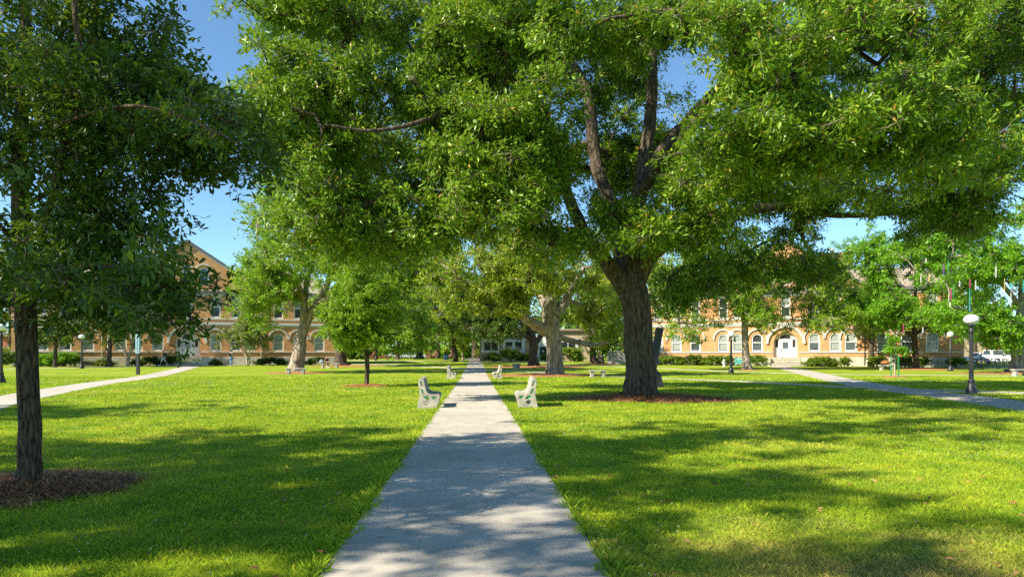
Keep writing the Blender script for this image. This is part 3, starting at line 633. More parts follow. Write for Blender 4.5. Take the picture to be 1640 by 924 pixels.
px_tree((587, 618.5),
  [(587, 620, 0, 11), (587, 612, 0, 7.6), (588, 590, 0, 7.2), (587, 565, 0, 6.8), (588, 540, 0, 6), (590, 510, 0, 4.5), (588, 470, 0, 3), (590, 435, 0, 2)],
  [[(588, 555, 0, 4), (560, 535, -.4, 3), (530, 530, -.8, 2)], [(588, 550, 0, 4), (620, 535, -.3, 3), (650, 540, -.6, 2)], [(589, 525, 0, 4), (610, 490, .5, 3), (630, 470, .8, 2)], [(589, 520, 0, 4), (565, 490, .4, 3), (545, 470, .6, 2)]],
  [(585, 530, -.6, 58, 26, 1.4, 52), (625, 525, 0, 50, 28, 1.4, 40), (545, 542, -.3, 28, 18, 1.0, 12), (590, 490, 0, 62, 32, 1.5, 56), (595, 450, 0, 62, 32, 1.5, 44), (590, 415, 0, 40, 26, 1.1, 20), (650, 548, -.2, 30, 16, .9, 10)],
  BARK, LEAF_FRESH, 'young slim oak in a small mulch ring on the left lawn', 'young trees of the quad', R=0.55, T=8, LPT=26, L=0.135, Wd=0.06, seed=23, tip=0.007, flat=0.6, twig_r=0.006, ktrunk=12)
# sunlit yellowish oak right of the path, and the dark one behind it
px_tree((886, 601),
  [(890, 603, 0, 36), (889, 596, 0, 30), (888, 575, 0, 25), (886, 545, 0, 23), (882, 515, 0, 25), (880, 500, 0, 24), (884, 480, 0, 16), (880, 450, .5, 10), (875, 410, 1, 7)],
  [[(876, 530, 0, 20), (862, 523, -.5, 17), (845, 512, -1, 14), (825, 500, -1.6, 11), (800, 478, -2.4, 9), (770, 462, -3, 6), (740, 450, -3.5, 4)],
   [(888, 505, 0, 20), (903, 488, .3, 15), (915, 465, .6, 11), (935, 430, .8, 7)], [(878, 492, 0, 16), (858, 462, 1.5, 12), (835, 430, 2.5, 8)],
   [(895, 540, 0.3, 10), (920, 547, 1.5, 9), (950, 552, 2.5, 7), (985, 545, 3.5, 4)]],
  [(870, 440, -2.5, 75, 34, 2.6, 56), (820, 450, -3, 62, 34, 2.4, 44), (930, 440, -1, 55, 40, 2.6, 44), (840, 490, -3.6, 24, 22, 1.4, 12), (760, 440, -3, 60, 38, 2.4, 40), (890, 400, 0, 110, 34, 4, 60), (960, 490, 1.5, 30, 40, 2, 26), (930, 515, 2.5, 36, 14, 1.6, 10), (740, 480, -3, 40, 28, 1.8, 16), (800, 400, 1, 90, 40, 3.5, 44), (965, 538, 3, 24, 10, 1.4, 6)],
  BARK_PALE, LEAF_YEL, 'sunlit furrowed oak with yellow-green leaves between path and great oak', 'old oaks of the quad', R=1.0, T=8, LPT=22, L=0.20, Wd=0.09, seed=24, tip=0.025, flat=0.6, ktrunk=24, twig_r=0.013)
px_tree((854, 586.5),
  [(854, 588, 0, 24), (854, 580, 0, 16), (853, 565, 0, 13), (855, 548, 0, 14), (848, 530, 0, 9), (840, 500, 0, 6)],
  [[(856, 550, 0, 9), (866, 538, .4, 8), (876, 520, .8, 6), (890, 490, 1, 4)], [(852, 545, 0, 8), (830, 530, -1, 6), (800, 520, -2, 4)]],
  [(800, 515, -2, 50, 28, 4, 44), (750, 500, 0, 50, 34, 5, 44), (820, 480, 0, 60, 30, 5, 44), (860, 460, 2, 80, 40, 6, 50), (785, 530, -1, 26, 16, 3, 10), (715, 490, -2, 40, 36, 4, 30)],
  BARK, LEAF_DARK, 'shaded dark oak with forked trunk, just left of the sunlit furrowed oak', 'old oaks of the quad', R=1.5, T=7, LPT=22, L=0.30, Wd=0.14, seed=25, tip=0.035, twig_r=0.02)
px_tree((729, 579.5),
  [(729, 580.5, 0, 12), (729, 575, 0, 9), (728, 562, 0, 8.5), (724, 548, 0, 8), (722, 530, 0, 5), (722, 510, 0, 3)],
  [[(724, 550, 0, 5), (740, 530, 0, 3.5), (755, 515, 0, 2)], [(724, 548, 0, 5), (706, 530, 0, 3.5), (690, 515, 0, 2)]],
  [(728, 522, -5, 34, 20, 5, 34), (690, 520, 0, 50, 30, 6, 40), (765, 510, 3, 36, 26, 6, 24), (725, 480, 0, 70, 30, 7, 44), (690, 470, 2, 60, 40, 7, 34)],
  BARK, LEAF_FRESH, 'dark straight oak standing left of the path beyond the far benches', 'old oaks of the quad', R=2.2, T=7, LPT=22, L=0.42, Wd=0.2, seed=26, tip=0.05, twig_r=0.03)
# before the right building
px_tree((1197, 591.5),
  [(1198, 593, 0, 24), (1197, 588, 0, 15), (1195, 570, 0, 11.5), (1193, 540, 0, 10.5), (1193, 515, 0, 11), (1192, 500, 0, 13), (1194, 480, 0, 7), (1198, 440, 0, 4), (1200, 410, 0, 3)],
  [[(1192, 502, 0, 8), (1210, 480, -.5, 5), (1250, 462, -1.5, 4), (1290, 470, -2, 3)], [(1191, 502, 0, 8), (1170, 480, -.5, 5), (1130, 460, -1.5, 4), (1090, 470, -2, 3)], [(1194, 520, 0, 5), (1215, 522, .3, 4), (1240, 515, .6, 3)]],
  [(1110, 470, -2, 55, 46, 2.6, 56), (1170, 455, -1, 62, 44, 3, 50), (1240, 470, -1.5, 60, 44, 2.6, 46), (1310, 495, -2, 44, 34, 2.4, 36), (1180, 410, 0, 90, 40, 3.5, 50), (1090, 520, -2, 34, 28, 2, 18), (1250, 515, 0, 36, 16, 1.6, 10), (1340, 505, -2, 34, 24, 2, 22), (1060, 460, 1, 40, 40, 2.5, 28), (1150, 495, -2, 60, 26, 2, 34), (1230, 490, -2, 60, 30, 2, 36), (1300, 465, 0, 50, 34, 2.4, 34), (1340, 450, 1, 40, 34, 2.4, 26)],
  BARK_PALE, LEAF_FRESH, 'pale lopped tree beside black globe lamp before the right building steps', 'trees before the right building', 'shade_tree', R=1.1, T=8, LPT=20, L=0.24, Wd=0.10, seed=31, tip=0.025, flat=0.7, bare=0.12, twig_r=0.014)
px_tree((1467, 591),
  [(1467, 592, 0, 16), (1467, 586, 0, 10.5), (1466, 570, 0, 9.5), (1465, 550, 0, 9), (1465, 520, 0, 7), (1466, 480, 0, 5), (1466, 430, 0, 3)],
  [[(1465, 540, 0, 6), (1430, 520, -.5, 4), (1395, 505, -1, 3)], [(1466, 535, 0, 6), (1500, 515, .4, 4), (1530, 500, .8, 3)], [(1466, 500, 0, 5), (1440, 460, 1, 3), (1420, 430, 1, 2)]],
  [(1430, 510, -1.5, 60, 32, 2.4, 50), (1390, 490, -1, 42, 30, 2.2, 28), (1490, 520, -1, 48, 28, 2.4, 34), (1450, 460, 0, 70, 42, 3, 56), (1520, 470, 0, 50, 42, 2.8, 34), (1400, 440, 1, 50, 34, 2.6, 28), (1460, 400, 0, 64, 34, 2.8, 44), (1350, 480, 0, 40, 34, 2.4, 34), (1400, 400, 1, 50, 30, 2.6, 26), (1520, 410, 0, 54, 34, 2.6, 34), (1500, 370, 1, 70, 26, 2.6, 30)],
  BARK, LEAF_BRIGHT, 'bright green tree with dark trunk behind the newly staked sapling', 'trees before the right building', 'shade_tree', R=1.05, T=8, LPT=22, L=0.26, Wd=0.11, seed=32, tip=0.025, flat=0.6, twig_r=0.014)
bead_tree = px_tree((1629, 597),
  [(1629, 599, 0, 36), (1629, 592, 0, 24), (1630, 575, 0, 19), (1630, 555, 0, 18), (1632, 530, 0, 16), (1636, 490, 0, 11), (1636, 440, 0, 7), (1630, 390, 0, 4)],
  [[(1630, 545, 0, 10), (1600, 520, -1, 8), (1560, 500, -2.4, 6), (1520, 490, -3.4, 4)], [(1632, 540, 0, 10), (1670, 510, -.5, 8), (1720, 490, -1, 5)], [(1634, 490, 0, 8), (1590, 440, -1.5, 6), (1540, 410, -2.5, 4)]],
  [(1590, 520, -2, 60, 26, 2.0, 44), (1540, 500, -3, 42, 26, 1.8, 26), (1620, 545, -2, 40, 16, 1.4, 14), (1570, 420, -3, 80, 34, 2.4, 60), (1500, 400, -2, 60, 32, 2.2, 34), (1630, 460, 1, 70, 44, 2.6, 36), (1680, 500, -1, 60, 44, 2.4, 40), (1640, 400, -1, 70, 40, 2.6, 40), (1720, 430, 0, 70, 60, 2.8, 40), (1550, 455, 1, 50, 30, 2, 24), (1600, 370, 0, 80, 34, 2.6, 50), (1530, 370, -1, 50, 26, 2.2, 24), (1680, 360, 0, 70, 36, 2.6, 40)],
  BARK_PALE, LEAF_BRIGHT, 'bright leafy tree at right hung with bead strands, pale mottled trunk', 'trees before the right building', 'shade_tree', R=0.95, T=8, LPT=22, L=0.22, Wd=0.10, seed=33, tip=0.022, flat=0.55, twig_r=0.012)
px_tree((954, 583), [(950, 584, 0, 16), (950, 575, 0, 11), (950, 550, 0, 10), (952, 520, 0, 7), (950, 470, 0, 4)], [[(951, 540, 0, 6), (930, 510, 0, 4), (900, 490, 0, 3)]],
  [(950, 520, 0, 40, 30, 3, 34), (960, 470, 0, 60, 40, 4, 44), (910, 500, 1, 40, 36, 3.5, 30)], BARK, LEAF_OAK, 'dark narrow trunk beside a paler trunk, left of the grey bin', 'trees of the far lawn', 'shade_tree', R=1.3, T=7, LPT=20, L=0.3, Wd=0.14, seed=34, tip=0.03, twig_r=0.02)
px_tree((963, 582.5), [(962, 584, 0, 14), (962, 576, 0, 10), (961, 556, 0, 9), (959, 530, 0, 8), (965, 500, 0, 6), (968, 460, 0, 4)], [[(960, 540, 0, 6), (985, 515, 0, 4), (1010, 495, 0, 3)]],
  [(985, 530, -1, 34, 24, 3, 30), (990, 490, 0, 44, 36, 4, 40), (1060, 430, 0, 60, 50, 4, 50), (975, 556, -1, 30, 10, 2, 10)], BARK_PALE, LEAF_OAK, 'pale smooth trunk standing close left of the grey bin', 'trees of the far lawn', 'shade_tree', R=1.3, T=7, LPT=20, L=0.3, Wd=0.14, seed=35, tip=0.03, twig_r=0.02)
# trees outside the frame whose shade falls into it
def free_tree(x, y, h, r, n, label, leaf, seed, name='oak_tree', group=None, z0=0.35, sc_leaf=1.0, **kw):
    b = np.array([x, y, float(gz(x, y))]); tr = 0.035 * h
    tp = np.array([[x, y, b[2] - .1, tr * 1.5], [x, y, b[2] + .5, tr], [x + .1, y, b[2] + h * .25, tr * .85], [x - .1, y + .1, b[2] + h * .55, tr * .55], [x, y, b[2] + h * .85, tr * .2]])
    ms = [(x, y, b[2] + h * (z0 + .32), r, r, h * .24, n * .5)]
    rs = np.random.RandomState(seed)
    for i in range(6):
        a = i * 1.05 + rs.rand(); ms.append((x + math.cos(a) * r * .6, y + math.sin(a) * r * .6, b[2] + h * (z0 + .1 + .35 * rs.rand()), r * .5, r * .5, h * .13, n / 12))
    tm, cm = tree_meshes(b, tp, [], ms, seed=seed, **kw)
    return tree(b, tm, cm, BARK, leaf, label, group, name)
OFF = dict(R=0.72, T=9, LPT=24, L=0.15, Wd=0.065, tip=0.015, twig_r=0.01)
free_tree(-13.6, 2.9, 14.5, 4.6, 330, 'broad oak beyond the left frame edge shading the foreground path', LEAF_OAK, 41, **OFF)
free_tree(-8.6, -3.6, 14, 4.0, 120, 'oak behind the viewer shading the near end of the path', LEAF_OAK, 42, **OFF)
free_tree(-21.5, 13.0, 12, 3.0, 110, 'narrow oak beyond the left frame edge near the diagonal path', LEAF_OAK, 44, **OFF)
free_tree(23.2, 24.5, 16, 5.6, 420, 'dark dense oak reaching in from the right frame edge', LEAF_DARK, 43, z0=.48, **OFF)
# background
def px_bg(px, py, h_px, w_px, cnt, leaf, label, seed, name='shade_tree', depth=None, bark=BARK, group='trees of the far lawn', low=0.25):
    d = gdepth(px, py) if depth is None else depth; b = GD(px, d); s = d / FPX; h = h_px * s; r = w_px * s / 2
    tr = max(0.18, 0.024 * h)
    tp = np.array([[b[0], b[1], b[2] - .1, tr * 1.5], [b[0], b[1], b[2] + .6, tr], [b[0] + .1, b[1], b[2] + h * .4, tr * .7], [b[0], b[1], b[2] + h * .85, tr * .2]])
    rs = np.random.RandomState(seed); ms = [(b[0], b[1], b[2] + h * .62, r * .8, r * .7, h * .34, cnt * .5)]
    for i in range(6):
        a = i * 1.05 + rs.rand(); ms.append((b[0] + math.cos(a) * r * .62, b[1] + math.sin(a) * r * .5, b[2] + h * (low + .12 + .4 * rs.rand()), r * .42, r * .4, h * .14, cnt / 12))
    tm, cm = tree_meshes(b, tp, [], ms, R=max(0.8, 0.0135 * d), T=7, LPT=18, L=0.0036 * d, Wd=0.0017 * d, seed=seed, tip=0.0004 * d, twig_r=0.00022 * d, ktrunk=10)
    return tree(b, tm, cm, bark, leaf, label, group, name)
px_bg(637, 576, 150, 150, 110, LEAF_FRESH, 'far lawn oak right of the rust-brown beam sculpture', 51)
px_bg(701, 574, 140, 120, 90, LEAF_DARK, 'far oak between the red ring sculpture and the blue bin', 52)
px_bg(741, 577, 60, 34, 24, LEAF_YEL, 'small thin yellow-green tree beside the far end of path', 53, bark=BARK_PALE)
px_bg(600, 575, 230, 200, 150, LEAF_FRESH, 'tall pale-leaved tree rising behind the young oak', 54)
px_bg(800, 574, 120, 110, 80, LEAF_FRESH, 'far tree over the end of path right side', 55, low=.38)
px_bg(672, 575, 240, 190, 130, LEAF_FRESH, 'tall far tree behind red ring sculpture', 56, depth=135)
px_bg(560, 576, 130, 110, 70, LEAF_FRESH, 'far tree left of the brown beam sculpture behind hedge', 57, depth=128)
px_bg(925, 577, 150, 130, 100, LEAF_YEL, 'tree with yellowish crown rising over the low white building', 58, depth=118, low=.4)
px_bg(1010, 582, 170, 130, 90, LEAF_FRESH, 'green tree behind the grey courtyard wall', 59, depth=92)
px_bg(1395, 584, 175, 90, 60, LEAF_MYRTLE, 'tall loose olive tree at the gable end of right building', 60, depth=74)
px_bg(760, 573, 200, 160, 90, LEAF_YEL, 'tallest far tree closing the view along the path', 61, depth=160, low=.3)
px_bg(845, 574, 170, 160, 90, LEAF_FRESH, 'far tree behind roof of the low white building', 62, depth=150, low=.35)
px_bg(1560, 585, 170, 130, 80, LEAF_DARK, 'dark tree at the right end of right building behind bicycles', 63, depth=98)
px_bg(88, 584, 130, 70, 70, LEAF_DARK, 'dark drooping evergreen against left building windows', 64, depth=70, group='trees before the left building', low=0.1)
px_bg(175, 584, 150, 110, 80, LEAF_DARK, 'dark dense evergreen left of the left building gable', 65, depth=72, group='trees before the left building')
px_bg(15, 588, 150, 100, 70, LEAF_YEL, 'sunlit tree over red brick wing at left frame edge', 66, depth=84, group='trees before the left building')

def myrtle(px, py, h_px, w_px, label, seed):
    d = front(px, 3.2); b = GD(px, d); s = d / FPX; h = h_px * s; r = w_px * s / 2; rs = np.random.RandomState(seed)
    limbs = []
    for i in range(6):
        a = i * 1.05 + rs.rand() * .5
        limbs.append(np.array([[b[0] + .08*math.cos(a), b[1] + .08*math.sin(a), b[2] - .05, .09], [b[0] + .3*math.cos(a), b[1] + .3*math.sin(a), b[2] + h*.22, .07],
                               [b[0] + r*.4*math.cos(a), b[1] + r*.4*math.sin(a), b[2] + h*.5, .045], [b[0] + r*.6*math.cos(a), b[1] + r*.6*math.sin(a), b[2] + h*.8, .02]]))
    ms = [(b[0], b[1], b[2] + h*.68, r, r*.9, h*.33, 110)]
    tm, cm = tree_meshes(b, limbs[0], limbs[1:], ms, R=.7, T=7, LPT=20, L=.2, Wd=.09, seed=seed, tip=.012, twig_r=.01, ktrunk=8, attach=.4)
    tree(b, tm, cm, BARK_SMOOTH, LEAF_MYRTLE, label, 'crape myrtles before the left building', 'crape_myrtle')

# ------------------------------------------------------------------ buildings
def arch(cx, w, z0, z1, k=14):                # arched outline (x,z), counter-clockwise, springing at z1 - w/2
    r = w / 2; zs = z1 - r
    pts = [(cx - r, z0), (cx + r, z0)]
    return pts + [(cx + r * math.cos(math.pi * i / k), zs + r * math.sin(math.pi * i / k)) for i in range(k + 1)]
def rect(cx, w, z0, z1): return [(cx - w/2, z0), (cx + w/2, z0), (cx + w/2, z1), (cx - w/2, z1)]
def hood(cx, r, zc, th, k=20, leg=0.0):       # segmental hood mould: thick arch band with short returns
    o = [(cx + (r + th) * math.cos(math.pi * i / k), zc + (r + th) * math.sin(math.pi * i / k)) for i in range(k + 1)]
    i_ = [(cx + r * math.cos(math.pi * i / k), zc + r * math.sin(math.pi * i / k)) for i in range(k + 1)]
    if leg: o = [(cx + r + th, zc - leg)] + o + [(cx - r - th, zc - leg)]; i_ = [(cx + r, zc - leg)] + i_ + [(cx - r, zc - leg)]
    return o + i_[::-1]
def arched_window_proto():
    fr = MB(); out = arch(0, 1.28, 0, 2.15); inn = arch(0, 0.94, 0.17, 1.98)
    fr.holed(out, [inn], -0.06, 0.12); fr.box(-.47, .47, -.02, .08, 1.02, 1.11)
    w_ = fr.build('window', TRIM)
    gl = MB(); gl.prism(arch(0, 0.94, 0.17, 1.98), 0.07, 0.09); gl.build('pane', GLASS, w_)
    s = MB(); s.box(-.70, .70, -.14, -.062, -.10, 0.0); s.build('sill', TRIM, w_)
    return w_
def blind_for(w_, frac, wdt=0.94, z0=0.17, z1=1.98, arched=True):
    b = MB(); zz = z1 - (z1 - z0) * frac
    if arched: pts = [p for p in arch(0, wdt - .02, z0, z1 - .01) if p[1] > z0 + .01 or True]
    else: pts = rect(0, wdt - .02, z0, z1)
    pts = [(x, max(z, zz)) for x, z in pts]
    b.prism(pts, 0.05, 0.066); b.build('blind', BLIND, w_)
def rect_window_proto(wd, ht):
    fr = MB(); fr.holed(rect(0, wd, 0, ht), [rect(0, wd - .26, .13, ht - .13)], -.05, .12); fr.box(-wd/2 + .13, wd/2 - .13, -.02, .08, ht/2 - .04, ht/2 + .04)
    w_ = fr.build('window', TRIM); gl = MB(); gl.prism(rect(0, wd - .26, .13, ht - .13), .07, .09); gl.build('pane', GLASS, w_)
    s = MB(); s.box(-wd/2 - .06, wd/2 + .06, -.13, -.052, -.09, 0); s.build('sill', TRIM, w_); return w_
def place(w_, parent, x, z, y=0.12):
    c = copy_tree(w_, parent); c.location = (x, y, z); return c
AW = arched_window_proto(); RW = rect_window_proto(1.05, 2.45)

def hall(p, rz, label, x0, x1, win1, win2, ground_drop, extras):
    rng = random.Random(int(abs(p[0]) * 7))
    root = empty('brick_hall', p, rz, label, 'building', 'brick halls facing the quad')
    D = 15.0; GW = 8.2
    # main brick walls with real openings
    holes = [arch(x, 1.24, 1.62, 3.72) for x in win1] + [rect(x, 1.02, 5.55, 7.95) for x in win2]
    door = arch(0, 2.55, 0.96, 3.85)
    mb = MB()
    mb.holed([(x0, 0.95), (x1, 0.95), (x1, 8.3), (x0, 8.3)], holes + [[(x, max(z, 0.965)) for x, z in door]], 0, 0.4)
    mb.box(x0, x0 + .4, .4, D, .95, 8.3); mb.box(x1 - .4, x1, .4, D, .95, 8.3); mb.box(x0 + .4, x1 - .4, D - .4, D, .95, 8.3)
    mb.build('wall', BRICK, root)
    # gable with three arched lights
    gw = [arch(x, 1.14, 9.25, 11.3 + (0.35 if x == 0 else 0)) for x in (-1.75, 0, 1.75)]
    g = MB(); g.holed([(-GW, 8.62), (GW, 8.62), (0, 14.1)], gw, -.02, 0.4); g.build('gable', BRICK, root)
    cp = MB(); sl = math.hypot(GW, 5.48)
    for s in (-1, 1): cp.prism([(s*(GW + .35), 8.5), (s*(GW + .35), 8.78), (0, 14.45), (0, 14.15)] if s > 0 else [(0, 14.15), (0, 14.45), (-(GW + .35), 8.78), (-(GW + .35), 8.5)], -.22, .55)
    cp.build('coping', SLATE, root)
    st = MB(); st.box(x0 - .08, -1.62, -.08, .3, -.4, .95); st.box(1.62, x1 + .08, -.08, .3, -.4, .95); st.box(x0 - .08, x0 + .3, .3, D + .08, -.4, .95); st.box(x1 - .3, x1 + .08, .3, D + .08, -.4, .95)
    base = st.build('stone_base', STONE, root, 0.03)
    for x in [v for v in win1 if abs(v) > 9][::2]:
        v = MB(); v.box(x - .8, x + .8, -.095, -.084, .05, .5); v.build('basement_window', CHARCOAL, base)
    tr = MB()
    tr.box(x0 - .06, -1.32, -.09, -.003, 1.48, 1.60); tr.box(1.32, x1 + .06, -.09, -.003, 1.48, 1.60); tr.build('ledge', TRIMSTONE, root)
    tr = MB(); tr.box(x0 - .1, x1 + .1, -.16, -.003, 4.72, 4.98); tr.box(x0 - .05, x1 + .05, -.08, -.003, 4.55, 4.717); tr.build('string_course', TRIMSTONE, root)
    tr = MB(); tr.box(x0 - .06, x1 + .06, -.10, -.003, 5.28, 5.40); tr.build('ledge', TRIMSTONE, root)
    tr = MB(); tr.box(x0 - .1, x1 + .1, -.14, -.003, 7.98, 8.28); tr.build('frieze', TRIMSTONE, root)
    tr = MB(); tr.box(x0 - .35, x1 + .35, -.40, .5, 8.31, 8.60); tr.build('eaves', SLATE, root)
    # wing roof behind the gable, with its ridge along the front, and the gable's own roof
    for a, b in ((x0 - .4, -.1), (.1, x1 + .4)):
        pass
    rf = MB(); zr = 11.6
    rf.add([(x0 - .4, -.3, 8.62), (x1 + .4, -.3, 8.62), (x1 - 3, D/2, zr), (x0 + 3, D/2, zr), (x0 - .4, D + .3, 8.62), (x1 + .4, D + .3, 8.62)], [(0,1,2,3), (5,4,3,2), (1,5,2), (4,0,3), (0,4,5,1)])
    rf.prism([(-GW, 8.63), (GW, 8.63), (0, 14.08)], .42, D/2 + 3)
    roof = rf.build('roof', ROOF, root)
    if 'skylight' in extras:
        k = MB(); k.add([(5.4, 3.2, 10.3), (7.4, 3.2, 10.3), (7.4, 4.8, 10.6), (5.4, 4.8, 10.6), (5.4, 3.5, 11.6), (7.0, 3.5, 11.6), (7.0, 4.8, 11.5), (5.4, 4.8, 11.5)],
                      [(0,1,5,4), (1,2,6,5), (2,3,7,6), (3,0,4,7), (4,5,6,7), (0,3,2,1)])
        k.build('skylight', plain('skylight_glass', (.45, .55, .52), .2, .1), roof)
    if 'chimney' in extras:
        k = MB(); k.box(4.2, 8.0, 9, 10.5, 10.4, 13.9); k.build('chimney', plain('brown_brick', (.16, .075, .05), .9, .25, 3), roof)
        for x in (5.6, 7.4):
            k = MB(); k.lathe([(.22, 11), (.22, 14.1), (.3, 14.1), (.3, 14.3)], 10, x, 8.4); k.build('vent_pipe', WHITE, roof)
    # windows: each frame a part with its pane, sill and blind
    for x in win1:
        w_ = place(AW, root, x, 1.6)
        fr = rng.choice([0, .5, .95, .95, .55, .3])
        if fr: blind_for(w_, fr)
    for x in win2:
        w_ = place(RW, root, x, 5.53)
        if rng.random() < .5: blind_for(w_, .5, .79, .13, 2.32, False)
    for x in (-1.75, 0, 1.75):
        w_ = place(AW, root, x, 9.22); w_.scale = (.9, 1, 1.0 + (.16 if x == 0 else 0))
    hm = []
    for x in list(win1):
        h = MB(); h.prism(hood(x, .98, 3.14, .17, leg=.12), -.13, -.003); h.build('hood_mould', TRIMSTONE, root)
    for x in (-1.75, 1.75):
        h = MB(); h.prism(hood(x, .84, 10.75, .15, leg=.3), -.15, -.023); h.build('hood_mould', TRIMSTONE, root)
    h = MB(); h.prism(hood(0, 1.85, 2.52, .26), -.19, -.004); h.build('hood_mould', TRIMSTONE, root)
    # recessed entrance: arched white frame, sidelights, transom and door
    e = MB(); y0 = .38
    e.holed(arch(0, 2.53, .97, 3.84), [arch(0, 1.1, 3.06, 3.66)[:2] + [(.55, 3.3), (.3, 3.55), (-.3, 3.55), (-.55, 3.3)], rect(-.92, .34, 2.1, 3.0), rect(.92, .34, 2.1, 3.0), rect(0, 1.16, 1.0, 2.98)], y0, y0 + .1)
    en = e.build('entrance_frame', TRIM, root)
    gl = MB(); gl.box(-1.1, 1.1, y0 + .06, y0 + .075, 2.05, 3.66); gl.build('pane', CHARCOAL, en)
    dm = MB(); dm.holed(rect(0, 1.12, 1.0, 2.96), [rect(0, .62, 1.95, 2.72)], y0 + .02, y0 + .055); dr = dm.build('door', WHITE, root)
    hd = MB(); hd.box(-.47, -.42, y0 - .03, y0 + .018, 1.6, 1.95); hd.build('handle', BLACK, dr)
    pn = MB(); pn.box(-.31, .31, y0 + .03, y0 + .05, 1.95, 2.72); pn.build('pane', GLASS, dr)
    sp = MB()
    for i in range(6): sp.box(-1.55, 1.55, -1.9 + i * .32, 0.0 if i < 5 else .45, -.3 if i == 0 else .165 * i - .005, .165 * (i + 1) - .03)
    sp.build('steps', CONC, root, .012)
    for s in (-1, 1):
        ch = MB(); ch.box(s*1.6 if s > 0 else -3.0, 3.0 if s > 0 else -1.6, -1.7, -.085, -.3, .95); ch.build('cheek_wall', STONE, root, .05)
    for x in extras.get('downspouts', []):
        d = MB(); d.tube([(x, -.09, .1), (x, -.09, 7.9)], .055, 8); d.build('downspout', extras.get('dsmat', WHITE), root)
    return root
# left hall: recedes slightly to the right; right hall faces the sun a little more
pl = GD(300, 78.5); pr = GD(1258, 78.0)
WIN = (-14.4, -12.2, -10.0, -6.8, -5.2, -3.05, 3.0, 5.15, 6.7, 9.9, 12.2, 14.6)
WIN2 = (-14.4, -12.2, -10.0, -6.8, -5.2, -3.0, 0, 3.0, 5.2, 6.8, 9.9, 12.2, 14.6)
HL = hall((pl[0], pl[1], pl[2]), R_(15), 'buff brick hall with stepped entrance behind the left lawn', -17.2, 16.6, WIN, WIN2, 0, {'skylight': 1, 'downspouts': [-8.6, 8.0]})
HR = hall((pr[0], pr[1], pr[2]), R_(-23), 'sunlit orange brick hall with arched entrance behind the right lawn', -16.6, 17.5, WIN, WIN2, 0, {'chimney': 1, 'downspouts': [8.1, 8.6], 'dsmat': SLATE})
def front(px, off=1.4, hall=None):            # depth just in front of a hall's facade in column px
    r = (px - 820) / FPX
    if px < 820: X0, Z0, c, k = (300 - 820) / FPX * 78.5, 78.5, math.cos(R_(18)), math.sin(R_(18))
    else: X0, Z0, c, k = (1258 - 820) / FPX * 78.0, 78.0, math.cos(R_(20)), -math.sin(R_(20))
    q = (r * Z0 - X0) / (c - r * k); return Z0 + k * q - off
for o in (AW, RW):
    for ch in list(o.children): bpy.data.objects.remove(ch)
    bpy.data.objects.remove(o)

myrtle(205, 584, 100, 110, 'crape myrtle with fanned pale stems left of the blue-capped pole', 71)
myrtle(397, 583, 80, 84, 'rounded olive crape myrtle right of left building steps', 72)

# small red brick wing at the left edge
p = GD(10, 84.0)
root = empty('brick_annex', p, R_(2), 'low red brick wing with dark coping at the left frame edge', 'building')
m_ = MB(); m_.box(-9, 2.5, 0, 7, -.3, 3.4); m_.build('wall', BRICK_RED, root); m_ = MB(); m_.box(-9.2, 2.7, -.2, 7.2, 3.403, 3.75); m_.build('coping', SLATE, root)
# low white and tan building beyond the path
p = GD(868, 104.0)
root = empty('low_building', p, R_(-3), 'low tan brick building with white window band and glass door', 'building')
m_ = MB(); m_.holed([(-9.5, -.3), (8.0, -.3), (8.0, 4.6), (-9.5, 4.6)], [rect(.2, 1.05, .1, 2.2)] + [rect(x, 1.15, 1.55, 2.95) for x in (3.3, 4.6, -3.6, -5.0, -7.2, -8.3)], 0, .3)
m_.box(-9.5, 8.0, .302, 9, -.3, 4.6); m_.build('wall', BRICK_TAN, root)
for a, b in ((2.5, 5.6), (-6.0, -2.6), (-9.2, -6.5)):
    q = MB(); xs = [x for x in (3.3, 4.6, -3.6, -5.0, -7.2, -8.3) if a < x < b]
    q.holed([(a, 1.25), (b, 1.25), (b, 3.4), (a, 3.4)], [rect(x, 1.0, 1.62, 2.88) for x in xs], -.06, -.004); wn = q.build('window_band', WHITE, root)
    for x in xs:
        g_ = MB(); g_.box(x - .55, x + .55, .05, .08, 1.6, 2.9); g_.box(x - .5, x + .5, -.05, .0, 2.2, 2.26); g_.build('pane', GLASS, wn)
q = MB(); q.holed([(-.95, -.2), (2.1, -.2), (2.1, 4.4), (-.95, 4.4)], [rect(.2, 1.05, .1, 2.2)], -.12, -.004); q.build('entrance_panel', WHITE, root)
q = MB(); q.box(-.32, .72, .05, .09, .1, 2.2); dd = q.build('door', CHARCOAL, root); q = MB(); q.box(.05, .3, .03, .047, 1.35, 1.65); q.build('notice', WHITE, dd)
q = MB(); q.box(-9.8, 8.3, -.4, 9.3, 4.603, 4.9); q.build('roof', ROOF, root)
# grey courtyard wall behind the bin
p = GD(988, 84.0); o = empty('courtyard_wall', p, R_(-4), 'grey rendered courtyard wall behind the bin left of the great oak', 'wall')
q = MB(); q.box(-1.15, 2.6, 0, .3, -.3, 1.55); q.build('wall_panel', CONC_GREY, o, .02); q = MB(); q.box(-1.2, 2.65, -.05, .35, 1.553, 1.63); q.build('coping', CONC, o)
